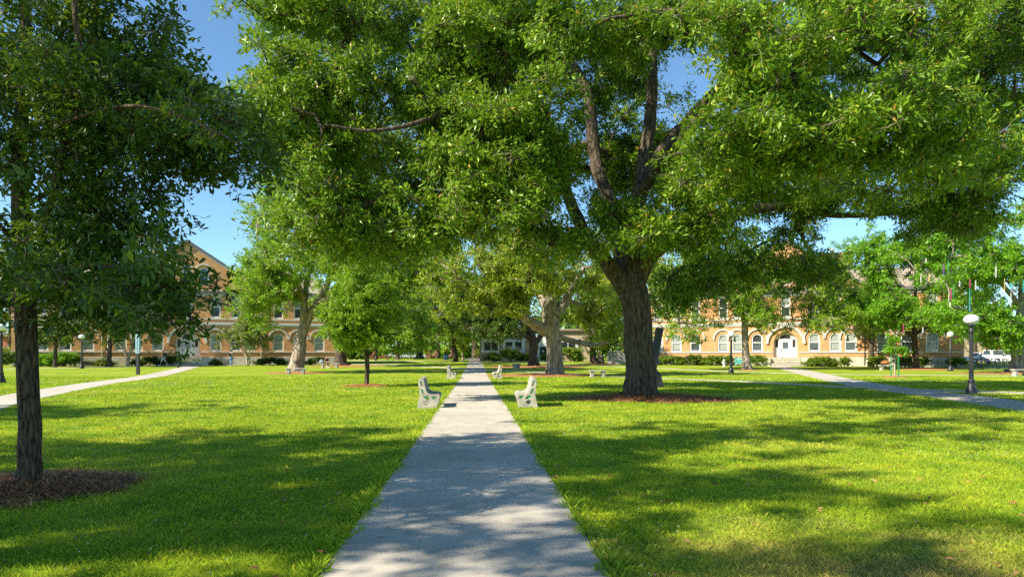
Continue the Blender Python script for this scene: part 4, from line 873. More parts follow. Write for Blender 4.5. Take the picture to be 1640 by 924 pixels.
# tan building and porch behind the bicycle rack
p = GD(1610, 100.0); o = empty('tan_building', p, R_(-6), 'tan brick building behind the white van and bicycles', 'building')
q = MB(); q.box(-6, 18, 0, 10, -.3, 6.2); q.build('wall', BRICK_TAN, o); q = MB(); q.box(-6.3, 18.3, -.4, 10.4, 6.203, 6.6); q.build('roof', ROOF, o)
q = MB(); q.box(-3.3, -2.9, -3.3, -2.9, -.3, 2.6); q.build('porch_post', BRICK_RED, o); q = MB(); q.box(-3.5, 1.5, -3.5, -.01, 2.603, 2.85); q.build('porch_roof', GREYM, o)
q = MB(); q.box(-2, -.3, -.06, -.003, .9, 2.2); q.build('window', GLASS, o)

# ------------------------------------------------------------------ shrubs along the walls
def shrub_mesh(rx, ry, h, cnt, seed, L=.14, Wd=.06):
    rs = np.random.RandomState(seed); b = np.zeros(3)
    tp = np.array([[0, 0, -.05, .03], [.02, 0, h*.3, .025], [0, .02, h*.6, .015]])
    limbs = [np.array([[0, 0, 0, .025], [rx*.3*math.cos(a), ry*.3*math.sin(a), h*.35, .02], [rx*.5*math.cos(a), ry*.5*math.sin(a), h*.6, .01]]) for a in (0, 1.6, 3.1, 4.7)]
    ms = [(0, 0, h*.55, rx*.85, ry*.85, h*.42, cnt)] + [((rs.rand()-.5)*rx, (rs.rand()-.5)*ry, h*.7, rx*.3, ry*.4, h*.25, cnt*.15) for _ in range(4)]
    ms = [(a, b_, c, d, e, f, g) for a, b_, c, d, e, f, g in ms]
    old = tree_meshes(np.array([0, 0, -1.0]), np.array([[x, y, z, r] for x, y, z, r in tp]), limbs, ms, R=.28, T=6, LPT=14, L=L, Wd=Wd, seed=seed, tip=.008, twig_r=.005, ktrunk=6, attach=.2)
    for me in old: me.transform(Matrix.Translation((0, 0, -1.0)))
    return old
SH = [shrub_mesh(1.0, .8, 1.15, 60, 81), shrub_mesh(1.25, .8, .95, 70, 82), shrub_mesh(.8, .7, 1.0, 40, 83)]
def shrub(px, d, k, sc, rz, label, leaf=LEAF_SHRUB, group='shrubs along the building fronts', sz=1.0):
    if 20 < px < 530 or 1000 < px < 1540: d = front(px)
    p = GD(px, d); o = empty('shrub', p, rz, label, 'shrub', group); o.scale = (sc, sc, sc * sz)
    tm, cm = SH[k]; 
    if leaf is not LEAF_SHRUB: cm = cm.copy(); cm.materials.clear(); cm.materials.append(leaf)
    link('stem', tm, [BARK, TWIG], o); link('foliage', cm, leaf, o)
for i, (px, d, k, sc, lab) in enumerate([
    (1062, 76, 2, .9, 'small shrub at right hall base, nearest the great oak'), (1076, 76, 0, .9, 'dark shrub under the second arched window right of great oak'), (1094, 76, 1, 1.0, 'shrub left half of the hedge before right hall'),
    (1112, 76, 0, 1.0, 'shrub in middle of the hedge before right hall'), (1130, 76, 1, 1.05, 'sunny shrub left of the white hydrant'), (1147, 76, 0, .95, 'shrub directly behind the white hydrant'), (1166, 76, 2, 1.0, 'shrub behind the black lamp beside teal sign'),
    (1212, 76, 0, 1.0, 'yellow-green shrub left of the right hall steps'), (1298, 76, 1, .95, 'thin shrub right of the right hall steps'), (1315, 76.3, 0, .9, 'thin shrub under first window right of the right hall door'), (1333, 76.5, 1, .9, 'shrub under second window right of the right hall door'),
    (1352, 76.8, 2, .9, 'sparse shrub before the dark downspouts of right hall'), (1404, 77, 0, .95, 'yellow-green shrub left of the staked sapling'), (1450, 77.5, 0, .95, 'shrub left of dark trunk behind staked sapling'), (1478, 78, 2, .9, 'shrub right of dark trunk behind staked sapling'), (1531, 79, 0, .9, 'bright shrub at the right corner of right hall')]):
    shrub(px, d, k, sc, i * 1.3, lab)
for i, (px, d, k, sc, lab, lf) in enumerate([
    (66, 75, 0, 1.1, 'flowering shrub nearest dark oak trunk at left hall', LEAF_BRIGHT), (84, 75, 1, 1.2, 'bright shrub with red spikes under left hall windows', LEAF_BRIGHT), (104, 75, 0, 1.25, 'tall bright shrub behind the left black lamp', LEAF_BRIGHT), (120, 75, 2, 1.1, 'bright shrub just left of the left black lamp', LEAF_BRIGHT),
    (158, 75.5, 1, .75, 'low brownish shrub left of white pole', LEAF_MYRTLE), (176, 75.5, 1, .8, 'low shrub at foot of the white pole', LEAF_SHRUB), (222, 76, 1, .85, 'dark low shrub behind blue-capped pole', LEAF_DARK), (240, 76, 0, .85, 'dark shrub between blue-capped pole and walker', LEAF_DARK), (260, 76.2, 1, .95, 'dark shrub behind the walking person', LEAF_DARK), (275, 76.2, 0, .9, 'dark shrub left of left hall steps', LEAF_DARK),
    (345, 76, 1, .7, 'dark low shrub right of left hall steps', LEAF_DARK), (415, 76, 1, .75, 'dark low shrub right of the rounded crape myrtle', LEAF_DARK), (432, 76, 0, .75, 'dark shrub under the lone arched window', LEAF_DARK), (452, 76, 1, .75, 'dark shrub left of the leaning pale trunk', LEAF_DARK), (496, 76, 1, .75, 'dark shrub right of the leaning pale trunk', LEAF_DARK), (512, 76, 0, .75, 'dark shrub left of the seated person', LEAF_DARK), (10, 78, 0, 1.6, 'yellowish shrub before red brick wing', LEAF_MYRTLE), (24, 77, 0, 1.3, 'dark shrub at the left of dark oak trunk', LEAF_DARK)]):
    shrub(px, d, k, sc, i * 1.7, lab, lf)
for i, (px, d, k, sc, lab) in enumerate([(776, 108, 0, 1.5, 'dark shrub at right of path end near walkers'), (792, 104, 1, 1.4, 'shrub left of low building by path end'), (818, 100, 0, 1.5, 'round shrub left of the grey lamp pole'), (838, 101, 1, 1.1, 'low shrub right of the grey lamp pole'), (850, 101, 1, 1.1, 'low shrub left of the shaded oak trunk by low building'), (873, 101, 2, .9, 'tiny shrub right of the low building door'), (914, 100, 0, 1.7, 'tall shrub below the twin windows of low building'), (926, 100, 1, 1.1, 'low shrub right of the twin windows'),
    (560, 120, 0, 2.0, 'far sunny shrub right of seated person'), (572, 120, 1, 2.0, 'far sunny shrub left of slim young oak trunk'), (584, 122, 0, 1.8, 'far shrub directly behind slim young oak trunk')]):
    shrub(px, d, k, sc, i * 2.1, lab, LEAF_SHRUB, 'shrubs of the far lawn')
# distant hedge line closing the lawn
hx = []; rs = np.random.RandomState(3)
pts = np.concatenate([np.stack([rs.uniform(-90, 30, 26000), rs.uniform(168, 176, 26000), rs.rand(26000) ** .7 * (2.2 + 1.2 * np.sin(np.arange(26000)))], -1),
                      np.stack([rs.uniform(-120, 120, 60000), rs.uniform(185, 215, 60000), rs.rand(60000) ** .8 * 14], -1)])
k_ = np.sin(pts[:, 0] * .45) + np.sin(pts[:, 0] * .21 + 2) * 1.2 + np.sin(pts[:, 0] * .9 + pts[:, 1]); pts[:, 2] *= np.where(pts[:, 1] > 180, .75 + .13 * k_, .8 + .1 * k_); pts[:, 2] += .8
nr = rs.randn(len(pts), 3) * .6 + [0, -.2, .8]
tag(link('treeline', leaf_blades('treeline', pts, rs.randn(len(pts), 3), nr, rs.uniform(.6, 1.3, len(pts)), rs.uniform(.4, .8, len(pts)), False), LEAF_OAK), 'distant line of trees and hedge closing the lawn', 'trees', kind='stuff')

# ------------------------------------------------------------------ mulch beds
b = G(1022, 638); mulch((b[0] + .3, b[1] - .35, b[2]), 2.45, 1.9, 'reddish pine straw bed round the great oak', 9000, .16, 1)
b = G(48, 783); mulch((b[0] + .05, b[1] + .05, 0), .82, .82, 'pine straw bed round the foreground dark oak', 6000, .09, 2)
b = G(587, 619); mulch(b, 1.05, .9, 'small pine straw ring round the slim young oak', 1500, .10, 3)
b = G(886, 601); mulch((b[0] - .4, b[1] - .5, b[2]), 4.6, 3.2, 'wide pine straw bed round the sunlit furrowed oak', 3000, .14, 4)
b = G(854, 587.5); mulch((b[0] + .5, b[1], b[2]), 5, 3.5, 'pine straw bed round the shaded forked oak', 0, .14, 5)
b = G(474, 597); mulch((b[0] + .4, b[1] - .3, b[2]), 2.6, 2.2, 'pine straw bed round the leaning pale oak', 800, .1, 6)
b = G(546, 586.5); mulch((b[0] + .8, b[1], b[2]), 4.2, 2.5, 'pine straw bed round the oak by the seated person', 0, .1, 7)
b = G(1467, 592); mulch((b[0] + .8, b[1] - .3, b[2]), 4.0, 1.6, 'pine straw bed round the bright green tree', 0, .1, 8)
b = G(1629, 598); mulch((b[0] - .6, b[1] - .2, b[2]), 5.0, 1.7, 'pine straw bed round the bead-hung tree', 0, .1, 9)
b = G(1433, 604.5); mulch(b, 1.0, .8, 'small pine straw ring round the staked sapling', 0, .1, 10)
b = G(962, 583); mulch(b, 3.0, 1.6, 'pine straw bed round the two narrow trunks', 0, .1, 11)
b = G(1198, 592.5); mulch(b, 1.1, .9, 'thin straw ring round the pale lopped tree', 0, .06, 12)

# ------------------------------------------------------------------ concrete benches beside the path
def make_bench():
    root = empty('concrete_bench', (0, 0, 0))
    out = [(0, -.03), (.03, .14), (.075, .32), (.055, .50), (.035, .66), (.04, .74), (.07, .795), (.12, .81), (.165, .785), (.19, .73), (.215, .58), (.255, .45), (.31, .385), (.40, .36), (.53, .355), (.595, .335), (.615, .285), (.585, .20), (.548, .10), (.535, -.03)]
    H = [[(.085, .715), (.125, .695), (.172, .56), (.12, .585)], [(.105, .50), (.15, .49), (.225, .345), (.165, .36)], [(.175, .295), (.275, .315), (.36, .215), (.27, .215)], [(.385, .30), (.50, .305), (.55, .225), (.45, .215)], [(.18, .135), (.265, .185), (.355, .135), (.255, .055)]]
    for y0 in (0.0, 1.36):
        mb = MB(); mb.holed(out, H, y0, y0 + .14); e = mb.build('end_panel', CONC, root, .008)
        for q in H[:4]:
            c = np.mean(q, 0); a, b_, c_, d_ = [np.array(v) for v in q]
            ins = [a, (a * .15 + b_ * .85), (a * .35 + c_ * .65), (a * .15 + d_ * .85)]
            ins = [tuple(v + (c - v) * .02) for v in ins]
            g_ = MB(); g_.prism(ins, y0 + .012, y0 + .128); g_.build('painted_inlay', GREEN_PAINT, e)
    prof = [(.10, .77), (.145, .765), (.19, .58), (.235, .465), (.30, .405), (.40, .382), (.54, .378), (.605, .34), (.60, .27), (.565, .26), (.555, .315), (.40, .325), (.28, .345), (.20, .43), (.15, .57)]
    mb = MB(); mb.prism(prof, .142, 1.358); mb.build('seat', CONC_GREY, root, .006)
    return root
BN = make_bench(); first = True
def bench(p, rz, label, group='concrete benches with green inlays'):
    global first
    o = BN if first else copy_tree(BN); first = False
    o.location = [float(v) for v in p]; o.rotation_euler = (0, 0, rz); tag(o, label, 'bench', group)
p = G(667.5, 654.5); bench((p[0], p[1], p[2] + .02), R_(1), 'concrete bench nearest on the left edge of the path')
p = G(865, 652.5); bench((p[0], p[1] + 1.5, p[2] + .02), R_(178), 'concrete bench nearest on the right edge of the path')
p = G(714.5, 606.5); bench((p[0], p[1], p[2] + .02), R_(-1), 'farther concrete bench on the left edge of the path')
p = G(804.5, 606.5); bench((p[0], p[1] + 1.5, p[2] + .02), R_(181), 'farther concrete bench on the right edge of the path')
p = G(951, 582.5); bench((p[0], p[1], p[2] + .02), R_(200), 'small far concrete bench left of the twin narrow trunks')

def slab_bench(p, rz, ln, label, cap=None):
    o = empty('slab_bench', p, rz, label, 'bench', 'backless stone benches')
    q = MB(); q.box(-ln/2, ln/2, -.21, .21, .40, .48); q.build('seat', CONC, o, .012)
    for s in (-1, 1):
        q = MB(); q.prism([(s*ln*.33 - .13, -.03), (s*ln*.33 + .13, -.03), (s*ln*.33 + .09, .15), (s*ln*.33 + .13, .398), (s*ln*.33 - .13, .398), (s*ln*.33 - .09, .15)], -.17, .17); q.build('leg', CONC_GREY, o, .01)
slab_bench(G(474, 599.5), R_(3), 1.55, 'white backless stone bench before the leaning pale oak')
slab_bench(G(528, 589.3), R_(-5), 2.1, 'backless stone bench under the seated person')
slab_bench(G(957, 604.5), R_(4), 1.1, 'brown backless stone bench at edge of the straw bed right of sunlit oak')
slab_bench(G(827, 590), R_(60), 1.2, 'small stone bench end-on beside shaded forked oak')
slab_bench(G(1420, 593), R_(5), 1.5, 'stone bench topped with a straw bale left of the sapling')
q = MB(); p = G(1419, 592.5); q.ball((0, 0, .68), .5, 16, (1.0, .42, .42)); o = q.build('straw_bale', MULCH); o.location = [float(v) for v in p]; tag(o, 'rounded brown straw bale on the stone bench left of sapling', 'bale')
slab_bench(G(1634, 602), R_(8), 1.3, 'pale stone bench at right frame edge before the bead-hung tree')

# ------------------------------------------------------------------ lamps
def make_lamp():
    o = empty('street_lamp', (0, 0, 0))
    q = MB(); q.lathe([(.225, -.03), (.225, .06), (.20, .09), (.21, .14), (.185, .2), (.14, .33), (.115, .42), (.11, .5), (.125, .52), (.125, .56), (.10, .58)], 28); q.build('base', BLACK, o)
    m_ = MB(); prof = []
    k = 24; V = []; F = []
    zs = [.57, 1.2, 1.9, 2.42]; rr = [.085, .078, .07, .064]
    for z, r in zip(zs, rr):
        for j in range(k): a = 2*math.pi*j/k; f = r * (1 - (.09 if j % 2 else 0)); V.append((f*math.cos(a), f*math.sin(a), z))
    for i in range(3):
        for j in range(k): F.append((i*k+j, i*k+(j+1)%k, (i+1)*k+(j+1)%k, (i+1)*k+j))
    m_.add(V, F); m_.build('pole', BLACK, o)
    q = MB(); q.lathe([(.062, 2.40), (.088, 2.43), (.092, 2.47), (.075, 2.50), (.082, 2.53), (.06, 2.56), (.05, 2.62), (.06, 2.65), (.14, 2.68), (.145, 2.71), (.10, 2.73)], 24); q.build('collar', BLACK, o)
    q = MB(); pr_ = [(.09, 2.725)] + [(.265 * math.sin(t) , 2.93 - .205 * math.cos(t)) for t in np.linspace(.42, math.pi - .02, 14)]
    q.lathe(pr_, 32); q.build('globe', GLOBE, o)
    return o
LP = make_lamp(); lf = True
def lamp(p, sc, label, globe=1.0):
    global lf
    o = LP if lf else copy_tree(LP); lf = False
    o.location = [float(v) for v in p]; o.scale = (sc,) * 3; tag(o, label, 'lamp', 'black globe lamps')
    return o
lamp(G(1555.5, 631.5), .93, 'black fluted lamp with oval white globe before the bright right trees')
lamp(G(1171, 597.5), 1.04, 'black globe lamp left of the pale lopped tree and teal sign')
lamp(G(131, 590), 1.05, 'black globe lamp before the left hall windows by bright shrubs')
lamp(G(2, 613.5), .98, 'black globe lamp cut by the left frame edge')
p = G(1522, 594); o = empty('lamp_pole', p, 0, 'dark lamp pole rising into the bright tree left of white globe lamp', 'lamp')
q = MB(); q.lathe([(.24, -.03), (.22, .12), (.12, .35), (.1, .5)], 16); q.build('base', BLACK, o); q = MB(); q.tube([(0, 0, .45), (0, 0, 3.0)], .075, 12); q.build('pole', STEEL_DARK, o); q = MB(); q.ball((0, 0, 3.22), .26, 16); q.build('globe', GLOBE, o)
p = G(825, 577.5); o = empty('lamp_pole', p, 0, 'slim grey lamp pole before the low tan building', 'lamp')
q = MB(); q.tube([(0, 0, -.05), (0, 0, 3.0)], .09, 10); q.build('pole', GREYM, o); q = MB(); q.ball((0, 0, 3.2), .28, 14); q.build('globe', GLOBE, o)
p = GD(173, front(173, 2.2)); o = empty('white_pole', p, 0, 'plain white pole before the left hall wall', 'pole'); q = MB(); q.tube([(0, 0, -.05), (0, 0, 2.8)], .07, 12); q.ball((0, 0, 2.84), .1, 10); q.build('shaft', WHITE, o)

# ------------------------------------------------------------------ emergency call pole, teal sign, hydrant, bins
def text_mesh(s, size, depth=.01):
    cu = bpy.data.curves.new('t', 'FONT'); cu.body = s; cu.size = size; cu.extrude = depth; cu.align_x = 'CENTER'; cu.align_y = 'CENTER'
    ob = bpy.data.objects.new('t', cu); COL.objects.link(ob); dg = bpy.context.evaluated_depsgraph_get()
    me = bpy.data.meshes.new_from_object(ob.evaluated_get(dg)); bpy.data.objects.remove(ob); return me
p = G(221, 599.5); o = empty('emergency_pole', p, 0, 'black emergency pole with pale blue lettered panel and blue cap', 'pole')
q = MB(); q.box(-.105, .105, -.105, .105, -.05, 1.55); q.build('post', CHARCOAL, o, .015)
q = MB(); q.box(-.125, .125, -.125, .125, 1.553, 2.95); pn = q.build('panel', SIGNBLUE, o, .015)
for i, ch in enumerate('EMERGENCY'):
    me = text_mesh(ch, .19, .006); t_ = link('lettering', me, CHARCOAL, pn); t_.rotation_euler = (math.pi/2, 0, 0); t_.location = (0, -.13, 2.83 - i * .148)
q = MB(); q.lathe([(.09, 2.953), (.09, 3.0), (.11, 3.02), (.11, 3.18), (.08, 3.26), (.02, 3.29)], 16); q.build('beacon', BLUECAP, o)
p = GD(1185.5, front(1185.5, 3.4)); o = empty('site_sign', p, R_(-6), 'teal sign board with white lettering beside the pale lopped tree', 'sign')
q = MB(); q.box(-.53, .53, -.02, .02, .28, .98); pn = q.build('board', TEAL, o)
for s in (-1, 1): q = MB(); q.box(s*.53 - .035, s*.53 + .035, -.04, .04, -.05, 1.02); q.build('post', TEAL, o)
q = MB(); z = .78                             # one soft white line of letters, too small to read in the photograph
for k in range(9): q.box(-.40 + k*.09, -.335 + k*.09, -.032, -.024, z - .03, z + .03 + .02 * ((k * 7) % 3))
q.build('lettering', WHITE, pn)
p = GD(1159.5, front(1159.5, 6.5)); o = empty('hydrant', p, 0, 'white fire hydrant with pale green bonnet left of the lamp by teal sign', 'hydrant')
q = MB(); q.lathe([(.15, -.02), (.15, .05), (.11, .07), (.11, .55), (.15, .57), (.15, .62)], 16); q.build('barrel', WHITE, o)
q = MB(); q.lathe([(.14, .622), (.13, .70), (.08, .79), (.03, .81), (.03, .86)], 16); q.build('bonnet', plain('pale_green_paint', (.35, .55, .45), .5), o)
for a, b_ in ((-1, .42), (1, .42)): q = MB(); q.tube([(a*.10, 0, b_), (a*.21, 0, b_)], .06, 12); q.tube([(a*.21, 0, b_), (a*.24, 0, b_)], .075, 6); q.build('nozzle', WHITE, o)
p = G(983, 583.2); o = empty('litter_bin', p, 0, 'grey slatted litter bin before the courtyard wall', 'bin')
q = MB(); q.lathe([(.28, -.02), (.31, .05), (.31, .86)], 20); q.build('body', GREYM, o); q = MB(); q.lathe([(.34, .862), (.34, .92), (.2, 1.0), (.18, .98)], 20); q.build('lid', STEEL_DARK, o)
p = G(714.5, 576.3); o = empty('recycling_bin', p, R_(15), 'blue plastic bin left of the dark straight oak', 'bin')
q = MB(); q.prism([(-.34, -.02), (.34, -.02), (.42, .85), (-.42, .85)], -.35, .35); q.build('body', BLUE_BIN, o, .03); q = MB(); q.box(-.45, .45, -.38, .38, .852, .92); q.build('lid', BLUE_BIN, o, .02)

# ------------------------------------------------------------------ sculptures
p = G(610, 578.0); o = empty('beam_sculpture', p, R_(8), 'rust-brown folded beam sculpture on a post right of slim young oak', 'sculpture')
s = gdepth(610, 578) / FPX
def S_(px, py): return ((px - 610) * s, (578 - py) * s)
q = MB(); q.prism([S_(592, 572.5), S_(599.5, 576.5), S_(600, 572), S_(617, 573.5), S_(620.5, 577), S_(624, 571.5), S_(617.5, 569.5), S_(614, 568.5), S_(604, 571), S_(598.5, 571), S_(592, 569)], -.45, .45); q.build('beam', RUST, o, .03)
q = MB(); q.tube([(*S_(596, 569.5)[:1], 0, S_(596, 569.5)[1]), (S_(602, 563)[0], 0, S_(602, 563)[1])], .16, 8); q.build('arm', RUST, o)
q = MB(); q.tube([(S_(602, 579)[0], -.55, -.1), (S_(602.5, 570)[0], -.55, S_(602.5, 570)[1])], .13, 10); q.build('post', STEEL_DARK, o)
p = G(686, 574.0); d_ = gdepth(686, 574); o = empty('ring_sculpture', p, R_(4), 'faded red open ring sculpture on a rusty block on the far lawn', 'sculpture'); s = d_ / FPX
R0 = 12.5 * s; q = MB(); q.tube([(R0 * math.sin(a), 0, .25 + R0 - R0 * math.cos(a)) for a in np.linspace(-1.75, 1.75, 26)], .22, 8); q.build('ring', RED_RING, o)
q = MB(); q.box(-.42, .5, -.6, .6, -.1, .95); q.build('block', RUST, o, .03); q = MB(); q.box(-.25, -.05, -.1, .1, .953, 2.3); q.box(.3, .5, -.1, .1, .953, 2.3); q.build('upright', RUST, o)
p = G(719, 574.5); o = empty('arc_sculpture', p, R_(10), 'thin faded red curved arm rising behind the blue bin', 'sculpture'); s = gdepth(719, 574.5) / FPX
q = MB(); q.tube([(-.4*s*10, 0, -.1), (0, 0, .5), (3*s, 0, 5*s), (4.2*s, 0, 9*s), (4*s, 0, 14*s)], [.25, .24, .2, .17, .12], 8); q.build('arm', RED_RING, o)
p = GD(1052, 30.0); o = empty('slab_sculpture', p, R_(6), 'tall dark steel slab leaning out from behind the great oak trunk', 'sculpture'); s = 30.0 / FPX
def S2(px, py): return ((px - 1052) * s, 1.4 + (570 - py) * s)
zb = -.05
q = MB(); q.prism([(S2(1034, 0)[0], zb), (S2(1044, 0)[0], zb), S2(1061.5, 526), S2(1052, 524)], -.16, .16); q.build('slab', STEEL_DARK, o, .015)
q = MB(); q.prism([(S2(1036, 0)[0], zb), (S2(1060, 0)[0], zb + .0), (S2(1054, 596)[0], .62), (S2(1046, 589)[0], .85)], -.35, .35); q.build('foot', STEEL_DARK, o, .015)

# ------------------------------------------------------------------ staked sapling
b = G(1433, 604)
sc_ = gdepth(1433, 604) / FPX
tp = np.array([[b[0], b[1], b[2] - .05, .055], [b[0], b[1], b[2] + .6, .045], [b[0], b[1], b[2] + 1.4, .032], [b[0] + .03, b[1], b[2] + 2.3, .018], [b[0], b[1], b[2] + 3.0, .008]])
lb = [np.array([[b[0], b[1], b[2] + 1.5, .02], [b[0] + s*.6, b[1], b[2] + 1.75, .014], [b[0] + s*1.2, b[1], b[2] + 1.62, .006]]) for s in (-1, 1)]
tm, cm = tree_meshes(b, tp, lb, [(b[0] + .45, b[1], b[2] + 1.75, .7, .5, .2, 14), (b[0] - .5, b[1], b[2] + 1.85, .55, .5, .2, 11), (b[0], b[1], b[2] + 2.3, .4, .4, .45, 12)], R=.26, T=6, LPT=8, L=.16, Wd=.08, seed=91, tip=.006, twig_r=.006, ktrunk=10, attach=.4)
tree(b, tm, cm, BARK_SMOOTH, LEAF_BRIGHT, 'thin newly planted sapling between two green stakes', None, 'sapling')
for px, py, lab in ((1427, 602.5, 'green stake left of the sapling'), (1439, 605.5, 'green stake right of the sapling')):
    q = MB(); q.box(-.025, .025, -.025, .025, -.1, 1.45); q.box(-.035, .035, -.03, .0255, 1.3, 1.33); o = q.build('stake', GREEN_PAINT); o.location = [float(v) for v in G(px, py)]; tag(o, lab, 'stake', 'green stakes')

# ------------------------------------------------------------------ bead strands hung in the tree
d0 = gdepth(1629, 597)
BC = {'magenta': (.45, .02, .16), 'teal': (.02, .32, .33), 'silver': (.6, .6, .6), 'purple': (.2, .05, .35), 'gold': (.5, .36, .08), 'green': (.03, .28, .1)}
for i, (px, y0, y1, c, dd) in enumerate([(1475, 438, 453, 'silver', -6.5), (1488, 437, 452, 'gold', -6.2), (1483, 414, 421, 'silver', -6.4), (1511.5, 422, 440, 'purple', -6), (1518.5, 418, 434, 'green', -5.9), (1523, 462, 481, 'magenta', -6.3), (1527, 456, 477, 'green', -5.8),
        (1537, 450, 459, 'silver', -6), (1553.5, 447, 461, 'magenta', -6.6), (1553, 462, 501, 'teal', -7), (1562.5, 450, 465, 'silver', -6.1), (1595, 426, 445, 'silver', -6.0), (1609, 446, 468, 'gold', -5.2), (1618.5, 453, 469, 'teal', -5.2), (1620.5, 463, 469, 'magenta', -5.0), (1619, 470, 492, 'silver', -4.9), (1639, 448, 469, 'teal', -5.0), (1521.5, 484, 492, 'silver', -6.5), (1447, 519, 533, 'magenta', -7.5), (1478, 524, 533, 'silver', -6.6)]):
    d = d0 + dd; a = W(px, y0, d); b_ = W(px, y1, d); h = (a[2] - b_[2]) / 2; q = MB()
    wv = .022 + .012 * (i % 3)
    q.tube([(wv * math.sin(t) * (1 - .6*abs(math.cos(t))*(math.cos(t) > 0)), .01 * math.cos(3*t), h * math.cos(t)) for t in np.linspace(0, 2*math.pi, 25)[:-1]], .016, 6, True)
    mt = plain('bead_' + c, BC[c], .2, .1, spec=.8)
    o = q.build('bead_strand', mt); o.location = [float(v) for v in (a + b_) / 2]
    tag(o, f'{c} bead strand hanging in the bright tree, ' + ['far left and high', 'left, a short hair lower', 'highest at left', 'left of the globe lamp, dark', 'just right of a darker purple strand', 'thick, left of the globe lamp', 'thin, beside a thick magenta one', 'tiny, left of the globe lamp', 'small, above the globe lamp', 'long, straight above the globe lamp', 'just right of the globe lamp', 'upper right of the globe lamp', 'right side, longest pale one', 'thick, right side above a pale strand', 'tiny, touching a thick teal strand', 'right side, lowest', 'at the frame edge', 'tiny, below a thick magenta strand', 'low beside the staked sapling', 'low, right of the sapling'][i], 'beads', 'bead strands in the tree')

# ------------------------------------------------------------------ people
def skin_mesh(name, nodes, edges, sub=2):
    me = bpy.data.meshes.new(name); keys = list(nodes)
    me.from_pydata([nodes[k][0] for k in keys], [(keys.index(a), keys.index(b)) for a, b in edges], [])
    ob = bpy.data.objects.new(name, me); COL.objects.link(ob)
    ob.modifiers.new('s', 'SKIN'); ob.modifiers.new('u', 'SUBSURF').levels = sub
    for i, k in enumerate(keys):
        r = nodes[k][1]; me.skin_vertices[0].data[i].radius = r if isinstance(r, tuple) else (r, r)
    me.skin_vertices[0].data[0].use_root = True
    dg = bpy.context.evaluated_depsgraph_get(); m2 = bpy.data.meshes.new_from_object(ob.evaluated_get(dg)); bpy.data.objects.remove(ob)
    m2.polygons.foreach_set('use_smooth', [True] * len(m2.polygons)); return m2
SKIN = plain('light_skin', (.50, .30, .21), .5, .06); SKIN2 = plain('brown_skin', (.20, .10, .06), .5, .06)
HAIRD = plain('dark_hair', (.025, .018, .014), .6, .2); HAIRR = plain('reddish_hair', (.28, .09, .04), .6, .2)
